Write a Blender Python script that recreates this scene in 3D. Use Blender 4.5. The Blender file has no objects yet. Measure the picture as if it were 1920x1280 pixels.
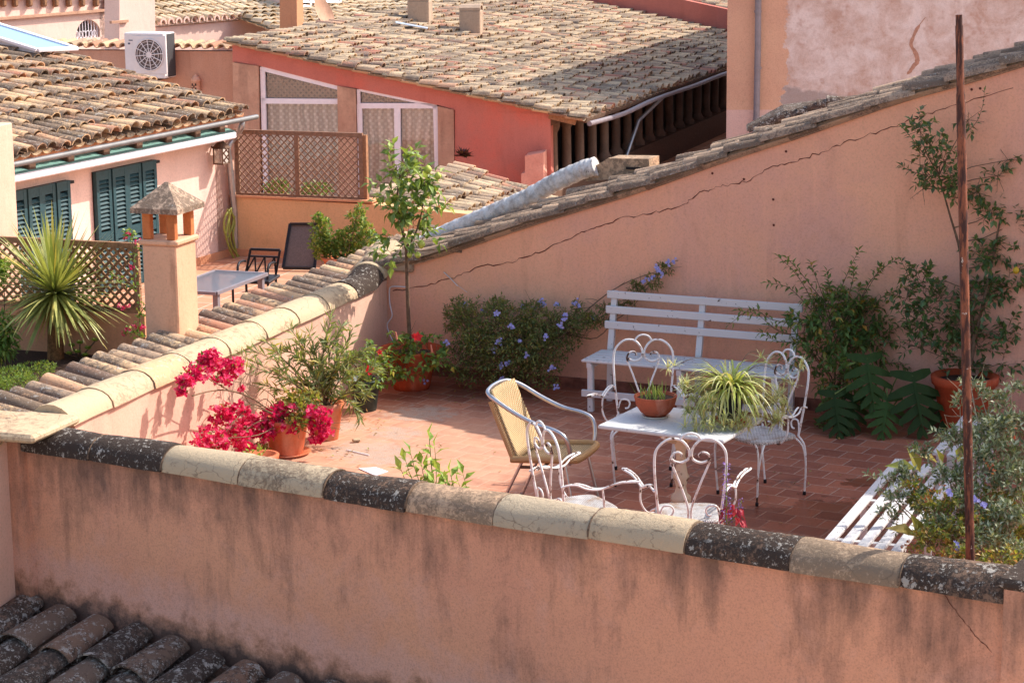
import bpy, math, random
from mathutils import Vector as V, Matrix
random.seed(7)
R = math.radians
# ------------------------------------------------------------------ camera
SC = bpy.context.scene
COL = SC.collection
FPX, PITCH, ROLL, CAMH = 4200.0, R(11.9), R(0.6), 4.43
CAM = V((0, 0, CAMH))
fw = V((0, math.cos(PITCH), -math.sin(PITCH)))
rt0 = V((1, 0, 0)); up0 = rt0.cross(fw)
rt = rt0*math.cos(ROLL) - up0*math.sin(ROLL)
up = up0*math.cos(ROLL) + rt0*math.sin(ROLL)
cd = bpy.data.cameras.new('camera'); cam = bpy.data.objects.new('camera', cd); COL.objects.link(cam)
cd.sensor_width = 36.0; cd.lens = FPX/1920*36.0; cd.clip_start = 0.1; cd.clip_end = 3000
m = Matrix((rt, up, -fw)).transposed().to_4x4(); m.translation = CAM
cam.matrix_world = m
SC.camera = cam
# ------------------------------------------------------------------ light
SUN_H = V((0.883, 0.371, 0)).normalized(); SUN_EL = R(43)
world = bpy.data.worlds.new('World'); SC.world = world; world.use_nodes = True
wn = world.node_tree.nodes; wl = world.node_tree.links
bg = wn['Background']; sky = wn.new('ShaderNodeTexSky'); sky.sky_type = 'NISHITA'; sky.sun_disc = False
sky.sun_elevation = SUN_EL; sky.sun_rotation = math.atan2(SUN_H.x, SUN_H.y)
sky.air_density = 1.0; sky.dust_density = 2.5; sky.ozone_density = 0.2
wl.new(sky.outputs[0], bg.inputs[0]); bg.inputs[1].default_value = 0.09
sd = bpy.data.lights.new('sun', 'SUN'); sd.energy = 2.05; sd.angle = R(0.53); sd.color = (1, 0.94, 0.85)
sun = bpy.data.objects.new('sun', sd); COL.objects.link(sun)
sdir = -(SUN_H*math.cos(SUN_EL) + V((0, 0, math.sin(SUN_EL))))
sun.rotation_euler = sdir.to_track_quat('-Z', 'Y').to_euler()
SC.view_settings.view_transform = 'Standard'; SC.view_settings.look = 'None'
SC.view_settings.exposure = 1.62; SC.view_settings.gamma = 1.0
SC.render.engine = 'CYCLES'
SC.cycles.max_bounces = 6; SC.cycles.diffuse_bounces = 4; SC.cycles.transparent_max_bounces = 12
SC.cycles.sample_clamp_indirect = 6.0

# ------------------------------------------------------------------ picking points on real surfaces
def ray(x, y): return fw + rt*((x-960)/FPX) - up*((y-640)/FPX)
def Pz(x, y, z):
    d = ray(x, y); return CAM + d*((z-CAMH)/d.z)
def PY(x, y, Y):
    d = ray(x, y); return CAM + d*(Y/d.y)
class Plane:                                   # a vertical plane: base point, horizontal direction u, normal n towards the viewer
    def __init__(s, p, u, off=0.0):
        s.u = V((u[0], u[1], 0)).normalized(); s.n = V((s.u.y, -s.u.x, 0)); s.p = V(p) + s.n*off
    def at(s, x, y):
        d = ray(x, y); return CAM + d*((s.p-CAM).dot(s.n)/d.dot(s.n))
    def off(s, o): return Plane(s.p, s.u, o)
    def uz(s, a, z): return V((s.p.x+s.u.x*a, s.p.y+s.u.y*a, z))
def PN(x, y, p, n):
    d = ray(x, y); return CAM + d*((p-CAM).dot(n)/d.dot(n))
Z = V((0, 0, 1))
def rnd(a, b): return random.uniform(a, b)
def rvec(): 
    while True:
        v = V((rnd(-1, 1), rnd(-1, 1), rnd(-1, 1)))
        if 0.05 < v.length < 1: return v.normalized()
def spl(pts, n=6, closed=False):
    P = [V(p) for p in pts]; out = []; L = len(P)
    for i in range(L if closed else L-1):
        if closed: a, b, c, d = P[(i-1) % L], P[i], P[(i+1) % L], P[(i+2) % L]
        else: a, b, c, d = P[max(i-1, 0)], P[i], P[i+1], P[min(i+2, L-1)]
        for k in range(n):
            t = k/n
            out.append(0.5*((2*b)+(c-a)*t+(2*a-5*b+4*c-d)*t*t+(3*b-a-3*c+d)*t*t*t))
    if not closed: out.append(P[-1])
    return out

# ------------------------------------------------------------------ mesh builder
def wloc(o):
    l = V((0, 0, 0))
    while o is not None: l += o.location; o = o.parent
    return l
class MB:
    def __init__(s): s.v = []; s.f = []; s.r = []; s.m = []; s.s = []
    def add(s, vs, fs, r=None, m=0, sm=False):
        b = len(s.v); s.v += [tuple(v) for v in vs]
        if r is None: r = random.random()
        for f in fs: s.f.append([i+b for i in f]); s.r.append(r); s.m.append(m); s.s.append(sm)
    def build(s, name, mats, parent=None, label=None, cat=None, group=None, kind=None, origin=None):
        if not isinstance(mats, (list, tuple)): mats = [mats]
        if parent is not None: o0 = wloc(parent)
        elif origin is not None: o0 = V(origin)
        else:
            xs = [v[0] for v in s.v]; ys = [v[1] for v in s.v]; zs = [v[2] for v in s.v]
            o0 = V(((min(xs)+max(xs))/2, (min(ys)+max(ys))/2, min(zs)))
        me = bpy.data.meshes.new(name)
        me.from_pydata([(v[0]-o0.x, v[1]-o0.y, v[2]-o0.z) for v in s.v], [], s.f)
        for k in mats: me.materials.append(k)
        me.polygons.foreach_set('material_index', s.m); me.polygons.foreach_set('use_smooth', s.s)
        at = me.attributes.new('rnd', 'FLOAT', 'FACE'); at.data.foreach_set('value', s.r)
        me.update()
        o = bpy.data.objects.new(name, me); COL.objects.link(o)
        if parent is not None: o.parent = parent
        else: o.location = o0
        tag(o, label, cat, group, kind)
        return o
    # --- shapes
    def box(s, c, ax, ay, az, r=None, m=0, bev=0.0):      # centre and three half-axis vectors
        c, ax, ay, az = V(c), V(ax), V(ay), V(az)
        if bev <= 0:
            vs = [c+ax*i+ay*j+az*k for k in (-1, 1) for j in (-1, 1) for i in (-1, 1)]
            s.add(vs, [(0, 2, 3, 1), (4, 5, 7, 6), (0, 1, 5, 4), (2, 6, 7, 3), (0, 4, 6, 2), (1, 3, 7, 5)], r, m); return
        la, lb = ax.length, ay.length; b = min(bev, la*.9, lb*.9, az.length*.9)
        ua, ub, uc = ax.normalized(), ay.normalized(), az.normalized()
        rings = []
        for (k, ins) in ((-1, b), (-1+b/az.length, 0), (1-b/az.length, 0), (1, b)):
            a2, b2 = la-ins, lb-ins; ch = b*.9 if ins == 0 else b*.5
            pr = [(-a2+ch, -b2), (a2-ch, -b2), (a2, -b2+ch), (a2, b2-ch), (a2-ch, b2), (-a2+ch, b2), (-a2, b2-ch), (-a2, -b2+ch)]
            rings.append([c+ua*x+ub*y+az*k for x, y in pr])
        vs = [p for rg in rings for p in rg]; fs = [list(range(7, -1, -1)), list(range(24, 32))]
        for q in range(3):
            for i in range(8): fs.append((q*8+i, q*8+(i+1) % 8, q*8+8+(i+1) % 8, q*8+8+i))
        s.add(vs, fs, r, m)
    def bar(s, a, b, w, h, upv=Z, r=None, m=0, bev=0.0):  # a bar from a to b, w across, h along upv
        a, b = V(a), V(b); d = b-a; side = d.cross(V(upv))
        if side.length < 1e-6: side = d.cross(V((1, 0, 0)))
        side.normalize(); u2 = side.cross(d).normalized()
        s.box((a+b)/2, side*(w/2), u2*(h/2), d/2, r, m, bev)
    def prism(s, pts, ext, r=None, m=0):
        n = len(pts); pts = [V(p) for p in pts]; ext = V(ext)
        nr = V((0, 0, 0))
        for i in range(n): nr += pts[i].cross(pts[(i+1) % n])
        if nr.dot(ext) > 0: pts = pts[::-1]
        vs = pts+[p+ext for p in pts]
        fs = [list(range(n)), list(range(2*n-1, n-1, -1))]+[((i+1) % n, i, n+i, n+(i+1) % n) for i in range(n)]
        s.add(vs, fs, r, m)
    def tube(s, pts, rad, seg=8, r=None, m=0, closed=False, caps=True, flat=1.0):
        P = [V(p) for p in pts]; n = len(P)
        if not isinstance(rad, (list, tuple)): rad = [rad]*n
        T = []
        for i in range(n):
            a = P[(i-1) % n] if (closed or i > 0) else P[i]; b = P[(i+1) % n] if (closed or i < n-1) else P[i]
            t = b-a
            T.append(t.normalized() if t.length > 1e-9 else V((0, 0, 1)))
        u = T[0].cross(Z)
        if u.length < .05: u = T[0].cross(V((1, 0, 0)))
        u.normalize(); vs = []
        for i in range(n):
            u = (u-T[i]*u.dot(T[i]))
            if u.length < 1e-6: u = T[i].orthogonal()
            u.normalize(); w = T[i].cross(u)
            for k in range(seg):
                a = 2*math.pi*k/seg; vs.append(P[i]+u*(math.cos(a)*rad[i])+w*(math.sin(a)*rad[i]*flat))
        fs = []
        for i in range(n if closed else n-1):
            j = (i+1) % n
            for k in range(seg): fs.append((i*seg+k, i*seg+(k+1) % seg, j*seg+(k+1) % seg, j*seg+k))
        if r is None: r = random.random()
        s.add(vs, fs, r, m, True)
        if caps and not closed:
            s.add(vs[:seg], [list(range(seg-1, -1, -1))], r, m); s.add(vs[-seg:], [list(range(seg))], r, m)
    def lathe(s, c, prof, seg=28, r=None, m=0, sm=True, wob=0.0):
        c = V(c); vs = []
        for (rr, zz) in prof:
            for k in range(seg):
                a = 2*math.pi*k/seg; q = rr*(1+wob*math.sin(3*a+1)); vs.append(c+V((q*math.cos(a), q*math.sin(a), zz)))
        fs = []
        for i in range(len(prof)-1):
            for k in range(seg): fs.append((i*seg+k, i*seg+(k+1) % seg, (i+1)*seg+(k+1) % seg, (i+1)*seg+k))
        s.add(vs, fs, r, m, sm)
    def disc(s, c, rad, seg=24, r=None, m=0, n=Z):
        n = V(n).normalized(); a = n.orthogonal().normalized(); b = n.cross(a)
        s.add([V(c)+a*(rad*math.cos(2*math.pi*k/seg))+b*(rad*math.sin(2*math.pi*k/seg)) for k in range(seg)], [list(range(seg))], r, m)
    def barrel(s, p0, p1, side, N, r0, r1, h=.8, th=.016, seg=7, r=None, m=0, concave=False):
        # half-round clay tile from its low end p0 to its high end p1
        if r is None: r = random.random()
        sg = -1 if concave else 1; vs = []
        for p, rr, t in ((p0, r0, 0), (p1, r1, 0), (p0, r0, th), (p1, r1, th)):
            for k in range(seg+1):
                a = math.pi*k/seg
                vs.append(V(p)+side*(math.cos(a)*(rr-t))+N*(sg*math.sin(a)*(rr-t)*h))
        n = seg+1; fs = []
        for k in range(seg):
            fs.append((k, k+1, n+k+1, n+k))
        s.add(vs[:2*n], fs, r, m, True)
        lip = vs[:n]+vs[2*n:3*n]; s.add(lip, [(k, n+k, n+k+1, k+1) for k in range(seg)], min(1, r*.4+.5), m)
        ins = vs[2*n:4*n]; s.add(ins, [(k+1, k, n+k, n+k+1) for k in range(seg)], r, m, True)
        if not concave:
            lip = vs[n:2*n]+vs[3*n:4*n]; s.add(lip, [(n+k, k, k+1, n+k+1) for k in range(seg)], r, m)
    def leaf(s, p, d, nr, L, W, droop=.15, r=None, m=0):
        d = V(d).normalized(); side = d.cross(V(nr))
        if side.length < .05: side = d.orthogonal()
        side.normalize(); nn = side.cross(d)
        c1 = V(p)+d*(L*.5)-nn*(W*.12); tip = V(p)+d*L-nn*(L*droop)
        l = V(p)+d*(L*.45)+side*(W*.5)+nn*(W*.1); q = V(p)+d*(L*.45)-side*(W*.5)+nn*(W*.1)
        s.add([p, q, tip, c1, l], [(0, 1, 2, 3), (0, 3, 2, 4)], r, m, False)
    def blade(s, p, d, L, W, droop=.5, n=5, r=None, m=0, w0=.6):
        d = V(d).normalized(); side = d.cross(Z)
        if side.length < .05: side = V((1, 0, 0))
        side.normalize(); vs = []; c = V(p); dd = d.copy()
        for i in range(n+1):
            t = i/n; w = W*(w0+(1-w0)*min(1, t*3))*(1-max(0, (t-.35)/.65)**1.6)*.5+.0006
            vs += [c-side*w, c+side*w]
            dd = (dd-Z*(droop/n)*(0.3+t)).normalized(); c = c+dd*(L/n)
        s.add(vs, [(2*i, 2*i+1, 2*i+3, 2*i+2) for i in range(n)], r, m, True)
def tag(o, label=None, cat=None, group=None, kind=None):
    if label: o['label'] = label
    if cat: o['category'] = cat
    if group: o['group'] = group
    if kind: o['kind'] = kind
    return o
def thing(name, label, cat, loc, group=None):
    o = bpy.data.objects.new(name, None); o.empty_display_size = .1; COL.objects.link(o); o.location = V(loc)
    return tag(o, label, cat, group)
def copy_thing(o, loc, rz, label):
    c = o.copy(); COL.objects.link(c); c.location = loc; c.rotation_euler = (0, 0, rz); c['label'] = label
    def rec(a, b):
        for ch in list(a.children):
            k = ch.copy(); COL.objects.link(k); k.parent = b; rec(ch, k)
    rec(o, c); return c

# ------------------------------------------------------------------ materials
def S(r, g, b):
    f = lambda c: (c/12.92 if c <= .04045 else ((c+.055)/1.055)**2.4)
    return (f(r/255), f(g/255), f(b/255), 1)
class Mat:
    def __init__(s, name, rough=.8, metal=0.0, spec=.3):
        s.m = bpy.data.materials.new(name); s.m.use_nodes = True; s.t = s.m.node_tree; s.b = s.t.nodes['Principled BSDF']
        s.b.inputs['Roughness'].default_value = rough; s.b.inputs['Metallic'].default_value = metal
        s.b.inputs['Specular IOR Level'].default_value = spec; s._c = None; s.out = s.t.nodes['Material Output']
    def n(s, t, **k):
        x = s.t.nodes.new(t)
        for a, b in k.items(): setattr(x, a, b)
        return x
    def put(s, sock, v):
        if isinstance(v, (int, float)): sock.default_value = v
        elif isinstance(v, tuple): sock.default_value = v
        else: s.t.links.new(v, sock)
    def co(s, rotz=0, sc=(1, 1, 1), loc=(0, 0, 0), rot=None):
        if s._c is None: s._c = s.n('ShaderNodeTexCoord').outputs['Object']
        mp = s.n('ShaderNodeMapping'); mp.vector_type = 'POINT'
        # rotate first, then scale: two mapping nodes
        mp.inputs['Rotation'].default_value = rot or (0, 0, rotz); mp.inputs['Location'].default_value = loc
        s.t.links.new(s._c, mp.inputs[0])
        if sc == (1, 1, 1): return mp.outputs[0]
        m2 = s.n('ShaderNodeMapping'); m2.inputs['Scale'].default_value = sc; s.t.links.new(mp.outputs[0], m2.inputs[0]); return m2.outputs[0]
    def noise(s, vec, scale, det=4, rough=.55, dist=0.0):
        x = s.n('ShaderNodeTexNoise'); s.put(x.inputs['Vector'], vec); x.inputs['Scale'].default_value = scale
        x.inputs['Detail'].default_value = det; x.inputs['Roughness'].default_value = rough; x.inputs['Distortion'].default_value = dist
        return x.outputs[0]
    def voro(s, vec, scale, feature='F1', out=0):
        x = s.n('ShaderNodeTexVoronoi', feature=feature); s.put(x.inputs['Vector'], vec); x.inputs['Scale'].default_value = scale
        return x.outputs[out]
    def ramp(s, f, stops, mode='LINEAR'):
        x = s.n('ShaderNodeValToRGB'); s.put(x.inputs[0], f); e = x.color_ramp; e.interpolation = mode
        while len(e.elements) < len(stops): e.elements.new(.5)
        for k, (p, c) in zip(e.elements, stops): k.position = p; k.color = c if isinstance(c, tuple) else (c, c, c, 1)
        return x.outputs[0]
    def step(s, f, a, b): return s.ramp(f, [(a, 0.0), (b, 1.0)])
    def mix(s, f, a, b, mode='MIX'):
        x = s.n('ShaderNodeMix', data_type='RGBA', blend_type=mode); s.put(x.inputs[0], f); s.put(x.inputs[6], a); s.put(x.inputs[7], b)
        return x.outputs[2]
    def math(s, op, a, b=0.0, clamp=False):
        x = s.n('ShaderNodeMath', operation=op); x.use_clamp = clamp; s.put(x.inputs[0], a); s.put(x.inputs[1], b); return x.outputs[0]
    def xyz(s, vec):
        x = s.n('ShaderNodeSeparateXYZ'); s.put(x.inputs[0], vec); return x.outputs
    def near(s, vec, p, r0, r1):         # 1 inside r0 of p, 0 beyond r1
        x = s.n('ShaderNodeVectorMath', operation='DISTANCE'); s.put(x.inputs[0], vec); x.inputs[1].default_value = p
        mr = s.n('ShaderNodeMapRange'); s.put(mr.inputs[0], x.outputs['Value']); mr.inputs[1].default_value = r0; mr.inputs[2].default_value = r1
        mr.inputs[3].default_value = 1; mr.inputs[4].default_value = 0; return mr.outputs[0]
    def attr(s, name='rnd'):
        x = s.n('ShaderNodeAttribute', attribute_name=name); return x.outputs['Fac']
    def bump(s, h, strength=.3, dist=.01):
        x = s.n('ShaderNodeBump'); x.inputs['Strength'].default_value = strength; x.inputs['Distance'].default_value = dist
        s.put(x.inputs['Height'], h)
        if s.b.inputs['Normal'].is_linked: s.put(x.inputs['Normal'], s.b.inputs['Normal'].links[0].from_socket)
        s.t.links.new(x.outputs[0], s.b.inputs['Normal'])
    def col(s, c): s.put(s.b.inputs['Base Color'], c); return s
    def rough(s, c): s.put(s.b.inputs['Roughness'], c); return s

WDIR = V((0.864, -0.503, 0)).normalized(); WANG = math.atan2(WDIR.y, WDIR.x)
def plaster(name, c, c2, big=1.2, fine=45, blot=None, blot_t=(.55, .75), bump=.25, rot=0.0, patch=None, patch_t=(.5, .56), patch_sc=.8):
    k = Mat(name, .92, spec=.15); v = k.co(rot)
    n1 = k.noise(v, big, 5, .6); a = k.mix(k.step(n1, .32, .68), c, c2)
    if patch: a = k.mix(k.step(k.noise(v, patch_sc, 8, .65, .3), *patch_t), a, patch)
    a = k.mix(k.math('MULTIPLY', k.step(k.noise(k.co(rot, (1, 1, .6)), 2.6, 9, .72, .5), .53, .66), .4), a, tuple(q*.8 for q in c2[:3])+(1,)); a = k.mix(k.math('MULTIPLY', k.step(k.noise(k.co(rot, (5, 5, .4)), 1.7, 5, .6), .56, .7), .28), a, tuple(min(1, q*1.12) for q in c[:3])+(1,))
    sv = k.co(rot, (2.2, 2.2, .35))
    if blot: a = k.mix(k.math('MULTIPLY', k.step(k.noise(sv, 1.3, 7, .62), *blot_t), .8), a, blot)
    n2 = k.noise(v, fine, 6, .7); a = k.mix(.55, a, k.ramp(n2, [(.2, (.55, .55, .55, 1)), (.5, (1, 1, 1, 1)), (.8, (1.12, 1.12, 1.12, 1))]), 'MULTIPLY')
    k.col(a); k.bump(k.noise(v, fine*1.6, 5, .7), bump, .004); k.bump(k.noise(v, 5, 3), .35, .02); return k.m
def simple(name, c, rough=.6, metal=0.0, var=.15, scale=18, spec=.3, bump=0.0):
    k = Mat(name, rough, metal, spec); v = k.co(); n = k.noise(v, scale, 4)
    k.col(k.mix(1.0, c, k.ramp(n, [(.3, (1-var, 1-var, 1-var, 1)), (.7, (1+var, 1+var, 1+var, 1))]), 'MULTIPLY'))
    if bump: k.bump(n, bump, .004)
    return k.m
def painted(name, c, chip, scale=22, t=(.64, .68), rough=.45, amt=1.0, streak=(1, 1, 1)):
    k = Mat(name, rough, spec=.4); v = k.co(); n = k.noise(k.co(0, streak), scale, 5, .6)
    d = k.mix(k.math('MULTIPLY', k.noise(v, 5, 3), .25), c, (c[0]*.72, c[1]*.68, c[2]*.6, 1))
    f = k.math('MULTIPLY', k.step(n, *t), amt)
    k.col(k.mix(f, d, chip)); k.bump(n, .15, .003); return k.m
def tilemat(name, stops, lich=.5, white=.62, dark=S(70, 58, 48), sc=1.0, bump=.5, amt=.85, crk=0.0):
    k = Mat(name, .93, spec=.12); v = k.co(); a = k.ramp(k.attr(), stops)
    n = k.noise(v, 3.2*sc, 3); a = k.mix(k.math('MULTIPLY', k.step(n, .4, .7), .45), a, stops[0][1])
    sp = k.noise(v, 26*sc, 8, .75, .4); big = k.noise(v, 1.6*sc, 4)
    own = k.math('FRACT', k.math('MULTIPLY', k.attr(), 7.31)); mid = k.noise(v, 7*sc, 5, .65)
    f = k.step(k.math('ADD', k.math('ADD', k.math('MULTIPLY', sp, .42), k.math('MULTIPLY', mid, .24)), k.math('ADD', k.math('MULTIPLY', big, .2), k.math('MULTIPLY', own, .14))), lich-.03, lich+.035)
    a = k.mix(k.math('MULTIPLY', f, amt), a, dark)
    w = k.noise(v, 34*sc, 7, .7); w2 = k.noise(v, 13*sc, 6, .7); wv = k.math('MULTIPLY', k.math('MAXIMUM', k.step(w, white, white+.05), k.math('MULTIPLY', k.step(w2, white-.0, white+.03), .8)), k.step(mid, .42, .56))
    a = k.mix(k.math('MULTIPLY', wv, .8), a, S(205, 196, 184))
    if crk:
        cv = k.mix(.06, v, k.n('ShaderNodeTexNoise').outputs['Color'], 'ADD'); e1 = k.voro(cv, crk, 'DISTANCE_TO_EDGE')
        gate = k.step(k.noise(v, 2.3, 3), .42, .56); ck = k.math('MULTIPLY', k.ramp(e1, [(.004, 1.0), (.016, 0.0)]), gate); a = k.mix(k.math('MULTIPLY', ck, .75), a, dark); k.bump(ck, -.5, .01)
    k.col(a); k.bump(sp, bump, .012); k.bump(k.noise(v, 60, 4), .25, .004); return k.m
def leafmat(name, stops, trans=.3, rough=.5, spec=.35, tcol=S(190, 205, 60)):
    k = Mat(name, rough, spec=spec); a = k.ramp(k.attr(), stops)
    v = k.co(); a = k.mix(.5, a, k.ramp(k.noise(v, 25, 2), [(.25, (.7, .7, .7, 1)), (.75, (1.25, 1.25, 1.2, 1))]), 'MULTIPLY'); k.col(a)
    tr = k.n('ShaderNodeBsdfTranslucent'); k.put(tr.inputs[0], k.mix(.6, a, tcol) if tcol else a)
    ms = k.n('ShaderNodeMixShader'); ms.inputs[0].default_value = trans
    k.t.links.new(k.b.outputs[0], ms.inputs[1]); k.t.links.new(tr.outputs[0], ms.inputs[2]); k.t.links.new(ms.outputs[0], k.out.inputs[0])
    return k.m
def glass(name, tint, refl=.25, rough=.02):
    k = Mat(name); t = k.n('ShaderNodeBsdfTransparent'); t.inputs[0].default_value = tint
    g = k.n('ShaderNodeBsdfGlossy'); g.inputs['Roughness'].default_value = rough
    lw = k.n('ShaderNodeLayerWeight'); lw.inputs[0].default_value = .35
    f = k.math('ADD', k.math('MULTIPLY', lw.outputs['Fresnel'], .8), refl, True)
    ms = k.n('ShaderNodeMixShader'); k.put(ms.inputs[0], f)
    k.t.links.new(t.outputs[0], ms.inputs[1]); k.t.links.new(g.outputs[0], ms.inputs[2]); k.t.links.new(ms.outputs[0], k.out.inputs[0]); return k.m

M = {}
# ------------------------------------------------------------------ anchors of the terrace
BW = Plane((-1.12, 19.8, 0), (0.909, -0.416)); LWd = V((0.34, 0.941, 0)).normalized()
LW0 = V((-1.12, 19.8, 0))                         # the corner where both walls meet
LWn = V((LWd.y, -LWd.x, 0))                       # left wall normal, to the right (into the terrace)
FA = V((-3.221, 14.377, 0)); FN = V((WDIR.y, -WDIR.x, 0))
FW = Plane(FA, WDIR)
LWP = Plane(LW0, LWd)                             # u runs away from the viewer
E_ = V((0.945, -0.327, 0)).normalized()           # the direction most facades behind run in

# ---- materials of the setting
M['front'] = None
k = Mat('front_plaster', .93, spec=.12); v = k.co(-WANG); x, y, z = k.xyz(v)
big = k.noise(v, .9, 6, .62); a = k.mix(k.step(big, .33, .66), S(214, 156, 124), S(204, 146, 120))
a = k.mix(k.math('MULTIPLY', k.step(k.noise(v, 2.1, 7, .7, .4), .52, .64), .5), a, S(208, 158, 138))
z = k.math('ADD', z, -1.6); st = k.noise(k.co(-WANG, (1.5, 1.5, .8)), 1.5, 8, .66, .15); st2 = k.noise(k.co(-WANG, (7, 7, .7)), 1.6, 7, .7)
topm = k.ramp(z, [(.0, 0.0), (.68, 1.0)]); sm = k.math('ADD', k.math('MULTIPLY', st, .62), k.math('ADD', k.math('MULTIPLY', st2, .26), k.math('MULTIPLY', topm, .1)))
a = k.mix(k.math('MULTIPLY', k.step(sm, .47, .62), .8), a, S(96, 78, 70))
jag = k.noise(v, 5.5, 7, .7); xs_ = k.math('MULTIPLY', x, .075)   # the roof line falls gently along the wall
zb = k.math('ADD', k.math('ADD', z, xs_), k.math('MULTIPLY', jag, -.62))
a = k.mix(k.math('MULTIPLY', k.ramp(k.math('ADD', zb, 1.0), [(.36, 1.0), (.55, .0)]), .88), a, S(74, 62, 58))
a = k.mix(k.math('MULTIPLY', k.ramp(k.math('ADD', zb, 1.0), [(.46, 0.0), (.58, .8), (.8, 0.0)]), .55), a, S(205, 165, 155))
sp = k.noise(v, 85, 5, .75); a = k.mix(.75, a, k.ramp(sp, [(.25, (.5, .5, .5, 1)), (.5, (1, 1, 1, 1)), (.78, (1.16, 1.15, 1.15, 1))]), 'MULTIPLY')
k.col(a); k.bump(k.noise(v, 95, 5, .7), .4, .006); k.bump(k.noise(v, 7, 4), .4, .02); M['front'] = k.m
M['back'] = plaster('back_plaster', S(240, 180, 146), S(230, 168, 138), .7, 60, S(176, 124, 100), (.6, .85), .3, patch=S(224, 168, 146), patch_t=(.46, .62), patch_sc=.6)
M['left'] = plaster('left_plaster', S(224, 182, 160), S(216, 170, 148), 1.1, 60, S(176, 138, 122), (.56, .8), .3)
M['crack'] = simple('crack', S(96, 50, 40), .95)
CREAM = [(0, S(178, 160, 136)), (.35, S(190, 168, 138)), (.7, S(186, 160, 132)), (1, S(196, 160, 130))]
M['cap'] = tilemat('cap_cream', CREAM, .52, .74, S(116, 98, 82), 1.3, .8, .75, 5.0)
M['caplich'] = tilemat('cap_lichen', [(0, S(126, 102, 86)), (1, S(140, 110, 90))], .41, .575, S(58, 50, 46), 1.3, 1.0, .92)
CREAM2 = [(0, S(194, 170, 140)), (1, S(204, 178, 144))]
M['capl'] = tilemat('cap_sunny', CREAM2, .55, .76, S(138, 112, 92), 1.2, .6, .65, 6.0)
TCS = [(0, S(158, 134, 114)), (.25, S(196, 164, 132)), (.5, S(208, 176, 138)), (.75, S(200, 162, 126)), (.92, S(194, 146, 116)), (1, S(170, 118, 96))]
M['tile'] = tilemat('old_tile', TCS, .56, .62, S(112, 94, 80))
M['tileg'] = tilemat('old_tile_lichen', [(q, (min(1,c[0]*1.12), c[1]*1.1, c[2]*1.08, 1)) for q, c in TCS], .487, .58, S(98, 85, 76), 1.3, .9, .85)
M['tilered'] = tilemat('red_roof_tile', [(0, S(158, 136, 116)), (.25, S(196, 172, 142)), (.55, S(212, 188, 154)), (.82, S(200, 168, 138)), (.93, S(190, 138, 114)), (1, S(172, 112, 94))], .515, .61, S(116, 102, 92), 1.4, .8, .8)
M['tiledark'] = tilemat('dark_tile', [(0, S(122, 100, 86)), (.8, S(138, 110, 92)), (1, S(160, 116, 92))], .47, .55, S(60, 52, 48), 1.5, 1.0, .8)
M['tilewhite'] = tilemat('pale_tile', [(0, S(196, 172, 140)), (.5, S(226, 206, 176)), (1, S(216, 186, 150))], .56, .66, S(110, 95, 84))
M['ridge'] = tilemat('verge_tile', [(0, S(178, 150, 128)), (1, S(200, 168, 140))], .485, .6, S(106, 90, 78), 2.2, 1.1, .8)
M['white'] = painted('white_paint', S(212, 209, 208), S(60, 48, 44), 26, (.645, .665))
# terrace floor
k = Mat('terracotta_floor', .7, spec=.3); v = k.co(-WANG)
def bricks(k, v, w, h, mo, c1, c2, cm):
    b = k.n('ShaderNodeTexBrick'); k.put(b.inputs['Vector'], v); b.offset = .5; b.inputs['Scale'].default_value = 1
    b.inputs['Brick Width'].default_value = w; b.inputs['Row Height'].default_value = h; b.inputs['Mortar Size'].default_value = mo
    b.inputs['Mortar Smooth'].default_value = .25; b.inputs['Color1'].default_value = c1; b.inputs['Color2'].default_value = c2; b.inputs['Mortar'].default_value = cm; b.inputs['Bias'].default_value = 0
    return b
b = bricks(k, k.mix(.018, v, k.n('ShaderNodeTexNoise').outputs['Color'], 'ADD'), .225, .2, .0055, S(176, 106, 78), S(134, 76, 58), S(182, 146, 126))
a = b.outputs['Color']; n = k.noise(v, 3.2, 5, .6)
a = k.mix(k.math('MULTIPLY', k.step(n, .4, .72), .5), a, S(170, 114, 90))
a = k.mix(.7, a, k.ramp(k.noise(v, 38, 7, .75), [(.25, (.6, .6, .6, 1)), (.5, (1, 1, 1, 1)), (.8, (1.12, 1.1, 1.08, 1))]), 'MULTIPLY')
vo = k.co(); lit_tint = None
def patches(pts, thr, sc=11):
    tot = None
    for (p, r0, r1) in pts:
        q = k.near(vo, tuple(p), r0, r1); tot = q if tot is None else k.math('MAXIMUM', tot, q)
    return k.step(k.math('ADD', k.math('MULTIPLY', tot, .45), k.math('MULTIPLY', k.noise(vo, sc, 8, .75), .9)), *thr)
a = k.mix(k.math('MULTIPLY', patches([(Pz(760, 850, 0), .9, 1.9)], (.5, .95), 6), .55), a, S(226, 178, 146))  # paler tiles painted around the sunlit floor to raise its contrast with the shade
g = patches([(Pz(790, 775, 0), .15, .8), (Pz(740, 812, 0), .12, .6), (Pz(690, 845, 0), .2, .75), (Pz(640, 800, 0), .1, .5), (Pz(725, 862, 0), .1, .5)], (.78, .9))
grit = k.ramp(k.noise(vo, 120, 4, .8), [(.35, S(128, 112, 100)), (.65, S(204, 186, 170))])
a = k.mix(k.math('MULTIPLY', g, .68), a, grit)
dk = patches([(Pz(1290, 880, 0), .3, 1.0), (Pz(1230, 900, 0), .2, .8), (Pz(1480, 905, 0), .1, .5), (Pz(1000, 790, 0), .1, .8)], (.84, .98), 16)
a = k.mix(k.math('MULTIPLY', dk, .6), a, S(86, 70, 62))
wet = patches([(Pz(1560, 975, 0), .35, .95), (Pz(1430, 975, 0), .2, .7), (Pz(1620, 905, 0), .05, .45), (Pz(1500, 1000, 0), .3, .8)], (.76, .80), 5)
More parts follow.
